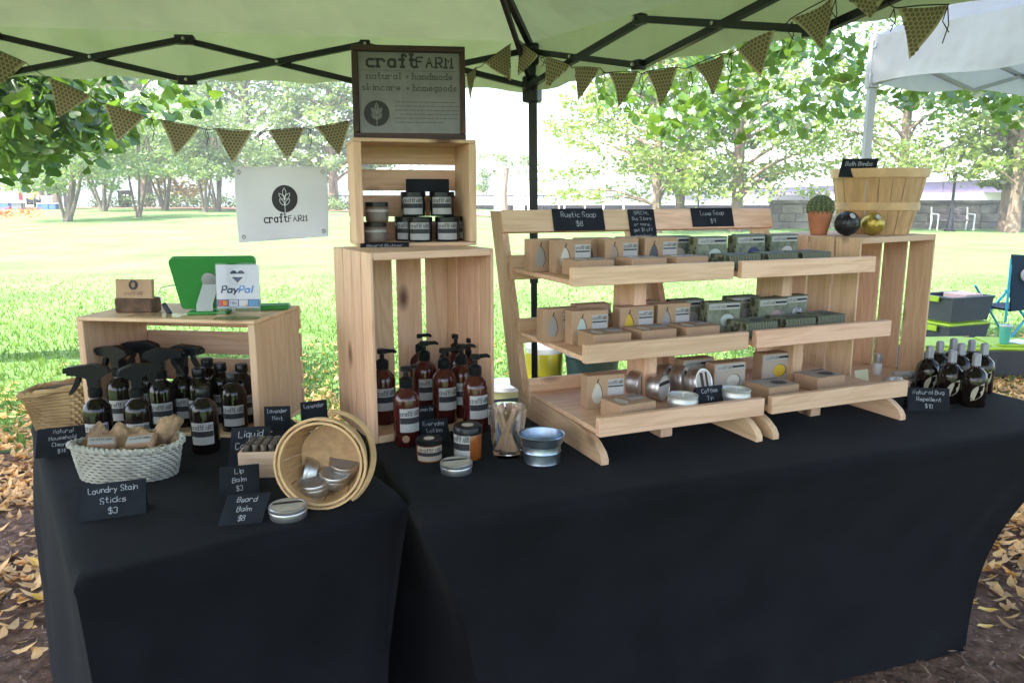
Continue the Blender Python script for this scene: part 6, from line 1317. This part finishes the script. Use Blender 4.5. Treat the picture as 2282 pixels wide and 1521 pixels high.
for (M, k, x, y, rz, c, lb) in [
    (MS2, 2, -.045, .235, .0, 'white', 'leaf printed box farthest left and back on the top right tray'), (MS2, 2, .025, .165, .0, 'mint', 'leaf printed soap box with mint oval window, top tray of the right stand'), (MS2, 2, .165, .175, .0, 'navy', 'leaf printed soap box with navy oval window, top tray of the right stand'), (MS2, 2, .225, .235, .0, 'rose', 'leaf printed box half hidden behind the navy window one'), (MS2, 2, .300, .190, .0, 'white', 'leaf printed soap box with cream oval window, top tray of the right stand'),
    (MS2, 1, -.050, .225, .0, 'grey', 'leaf printed box farthest left and back on the middle right tray'), (MS2, 1, .010, .150, -.1, 'mint', 'leaf printed soap box with pale oval window, middle tray of the right stand'), (MS2, 1, .140, .225, .0, 'grey', 'leaf printed box half hidden behind the rose window one'), (MS2, 1, .185, .160, .0, 'rose', 'leaf printed soap box with rose oval window, middle tray of the right stand'), (MS2, 1, .285, .185, .08, 'marble', 'leaf printed soap box with marbled navy and white window')]:
    place(soapbox(lb, 'soap box', GG, 'green', False, SC[c]), at(M, k, x, y, rz))
for (M, k, x, y, rz, lb) in [(MS2, 2, .055, .060, 0, 'flat leaf printed soap box on the top right tray, left of three'), (MS2, 2, .190, .068, 0, 'flat leaf printed soap box on the top right tray, middle of three'), (MS2, 2, .315, .075, 0, 'flat leaf printed soap box on the top right tray, right of three'), (MS2, 1, .060, .055, 0, 'flat leaf printed soap box on the middle right tray, left of three'), (MS2, 1, .200, .065, 0, 'flat leaf printed soap box on the middle right tray, middle of three'), (MS2, 1, .322, .080, .05, 'flat leaf printed soap box on the middle right tray, right of three')]:
    place(soapbox(lb, 'soap box', LGG, 'green', True, SC['slate']), at(M, k, x, y, rz))
for (M, k, x, y, rz, c, lb) in [(MS2, 0, -.055, .235, .0, 'grey', 'kraft box behind the white oval window one on the bottom trays'), (MS2, 0, -.005, .165, .0, 'white', 'kraft soap box with white oval window where the bottom trays meet'), (MS2, 0, .195, .215, .0, 'yellow', 'kraft soap box with yellow oval window on the bottom right tray')]:
    place(soapbox(lb, 'soap box', OG, 'oval', False, SC[c]), at(M, k, x, y, rz))
for (M, k, x, y, rz, lb) in [(MS2, 0, .075, .048, .05, 'flat kraft soap box on the bottom right tray, left of two'), (MS2, 0, .265, .080, .05, 'flat kraft soap box on the bottom right tray, right of two')]:
    place(soapbox(lb, 'soap box', LGK, 'oval', True, SC['slate']), at(M, k, x, y, rz))
# tins and candles on the bottom trays
TG = 'silver tins rolled on their sides on the bottom left tray'
zt_ = TRAY[0][1]+.0125
for (x, y, z, r, rot, tp, lb) in [(.225, .245, .037, .036, (pi/2, 0, .5), 'striped', 'silver tin on its side, leftmost on the bottom left tray'), (.252, .190, .037, .036, (pi/2, 0, .5), 'label', 'silver tin on its side, front of the left pair'), (.330, .275, .037, .036, (pi/2-.1, 0, .5), 'striped', 'silver tin on its side, leftmost of the right group'), (.345, .220, .039, .037, (pi/2-.15, 0, .45), 'striped', 'silver tin on its side, middle of the right group'), (.360, .165, .040, .037, (pi/2-.25, 0, .3), 'striped', 'silver tin on its side with striped label facing front')]:
    q = tin(lb, r*.93, .038, (0, 0, 0), None, 0, TG, tp); q.matrix_basis = MS@Matrix.Translation((x, TRAY[0][0]+y, zt_+z))@Matrix.Rotation(rot[2], 4, 'Z')@Matrix.Rotation(rot[0], 4, 'X')@Matrix.Translation((0, 0, -.0))
WAX = mat('white_wax', (.72, .70, .66), .4); FTIN = mat('frosted_tin', (.52, .52, .50), .42, .7)
def candle(lb, x, y):
    t = thing('tin_candle', lb, 'candle', (0, 0, 0), 0, 'open tin candles on the bottom left tray'); r = .0355
    MB().lathe([(0, 0), (r*.95, 0), (r, .003), (r, .028), (r*1.03, .030), (r*1.03, .034), (r*1.0, .036), (r, .044), (r*1.04, .046), (r*1.0, .048), (r*.96, .046), (r*.95, .037), (0, .036)], 30).obj('tin_cup', FTIN, t, 30)
    MB().lathe([(0, .042), (r*.945, .0425), (r*.945, .0365)], 24, caps=False).obj('wax', WAX, t); m = MB(); m.tube([(0, 0, .041), (.001, 0, .052)], .0012, 6); m.obj('wick', WAX, t); t.matrix_basis = at(MS, 0, x, y)
candle('open tin candle left of the Coffee Tin card', .250, .050); candle('open tin candle right of the Coffee Tin card', .405, .048)
card('small chalkboard card Coffee Tin between the two tin candles', (0, 0, 0), .080, .062, ['Coffee', 'Tin', ''], 0, .42, .1, at(MS, 0, .330, .040), True, wd=.8)
print('objects', len(D.objects))

# ================================================================== thin air volume added to imitate the pale veil of lens flare
hz = D.materials.new('flare_haze'); hz.use_nodes = True; _n = hz.node_tree.nodes; _n.remove(_n['Principled BSDF']); _v = _n.new('ShaderNodeVolumePrincipled')
_v.inputs['Color'].default_value = (.92, .95, 1, 1); _v.inputs['Density'].default_value = .0016; _v.inputs['Anisotropy'].default_value = 0.0; hz.node_tree.links.new(_v.outputs[0], _n['Material Output'].inputs['Volume'])
tag(MB().box(-406, 406, -66, 446, -2.8, 15.5).obj('flare_veil', hz), kind='stuff')
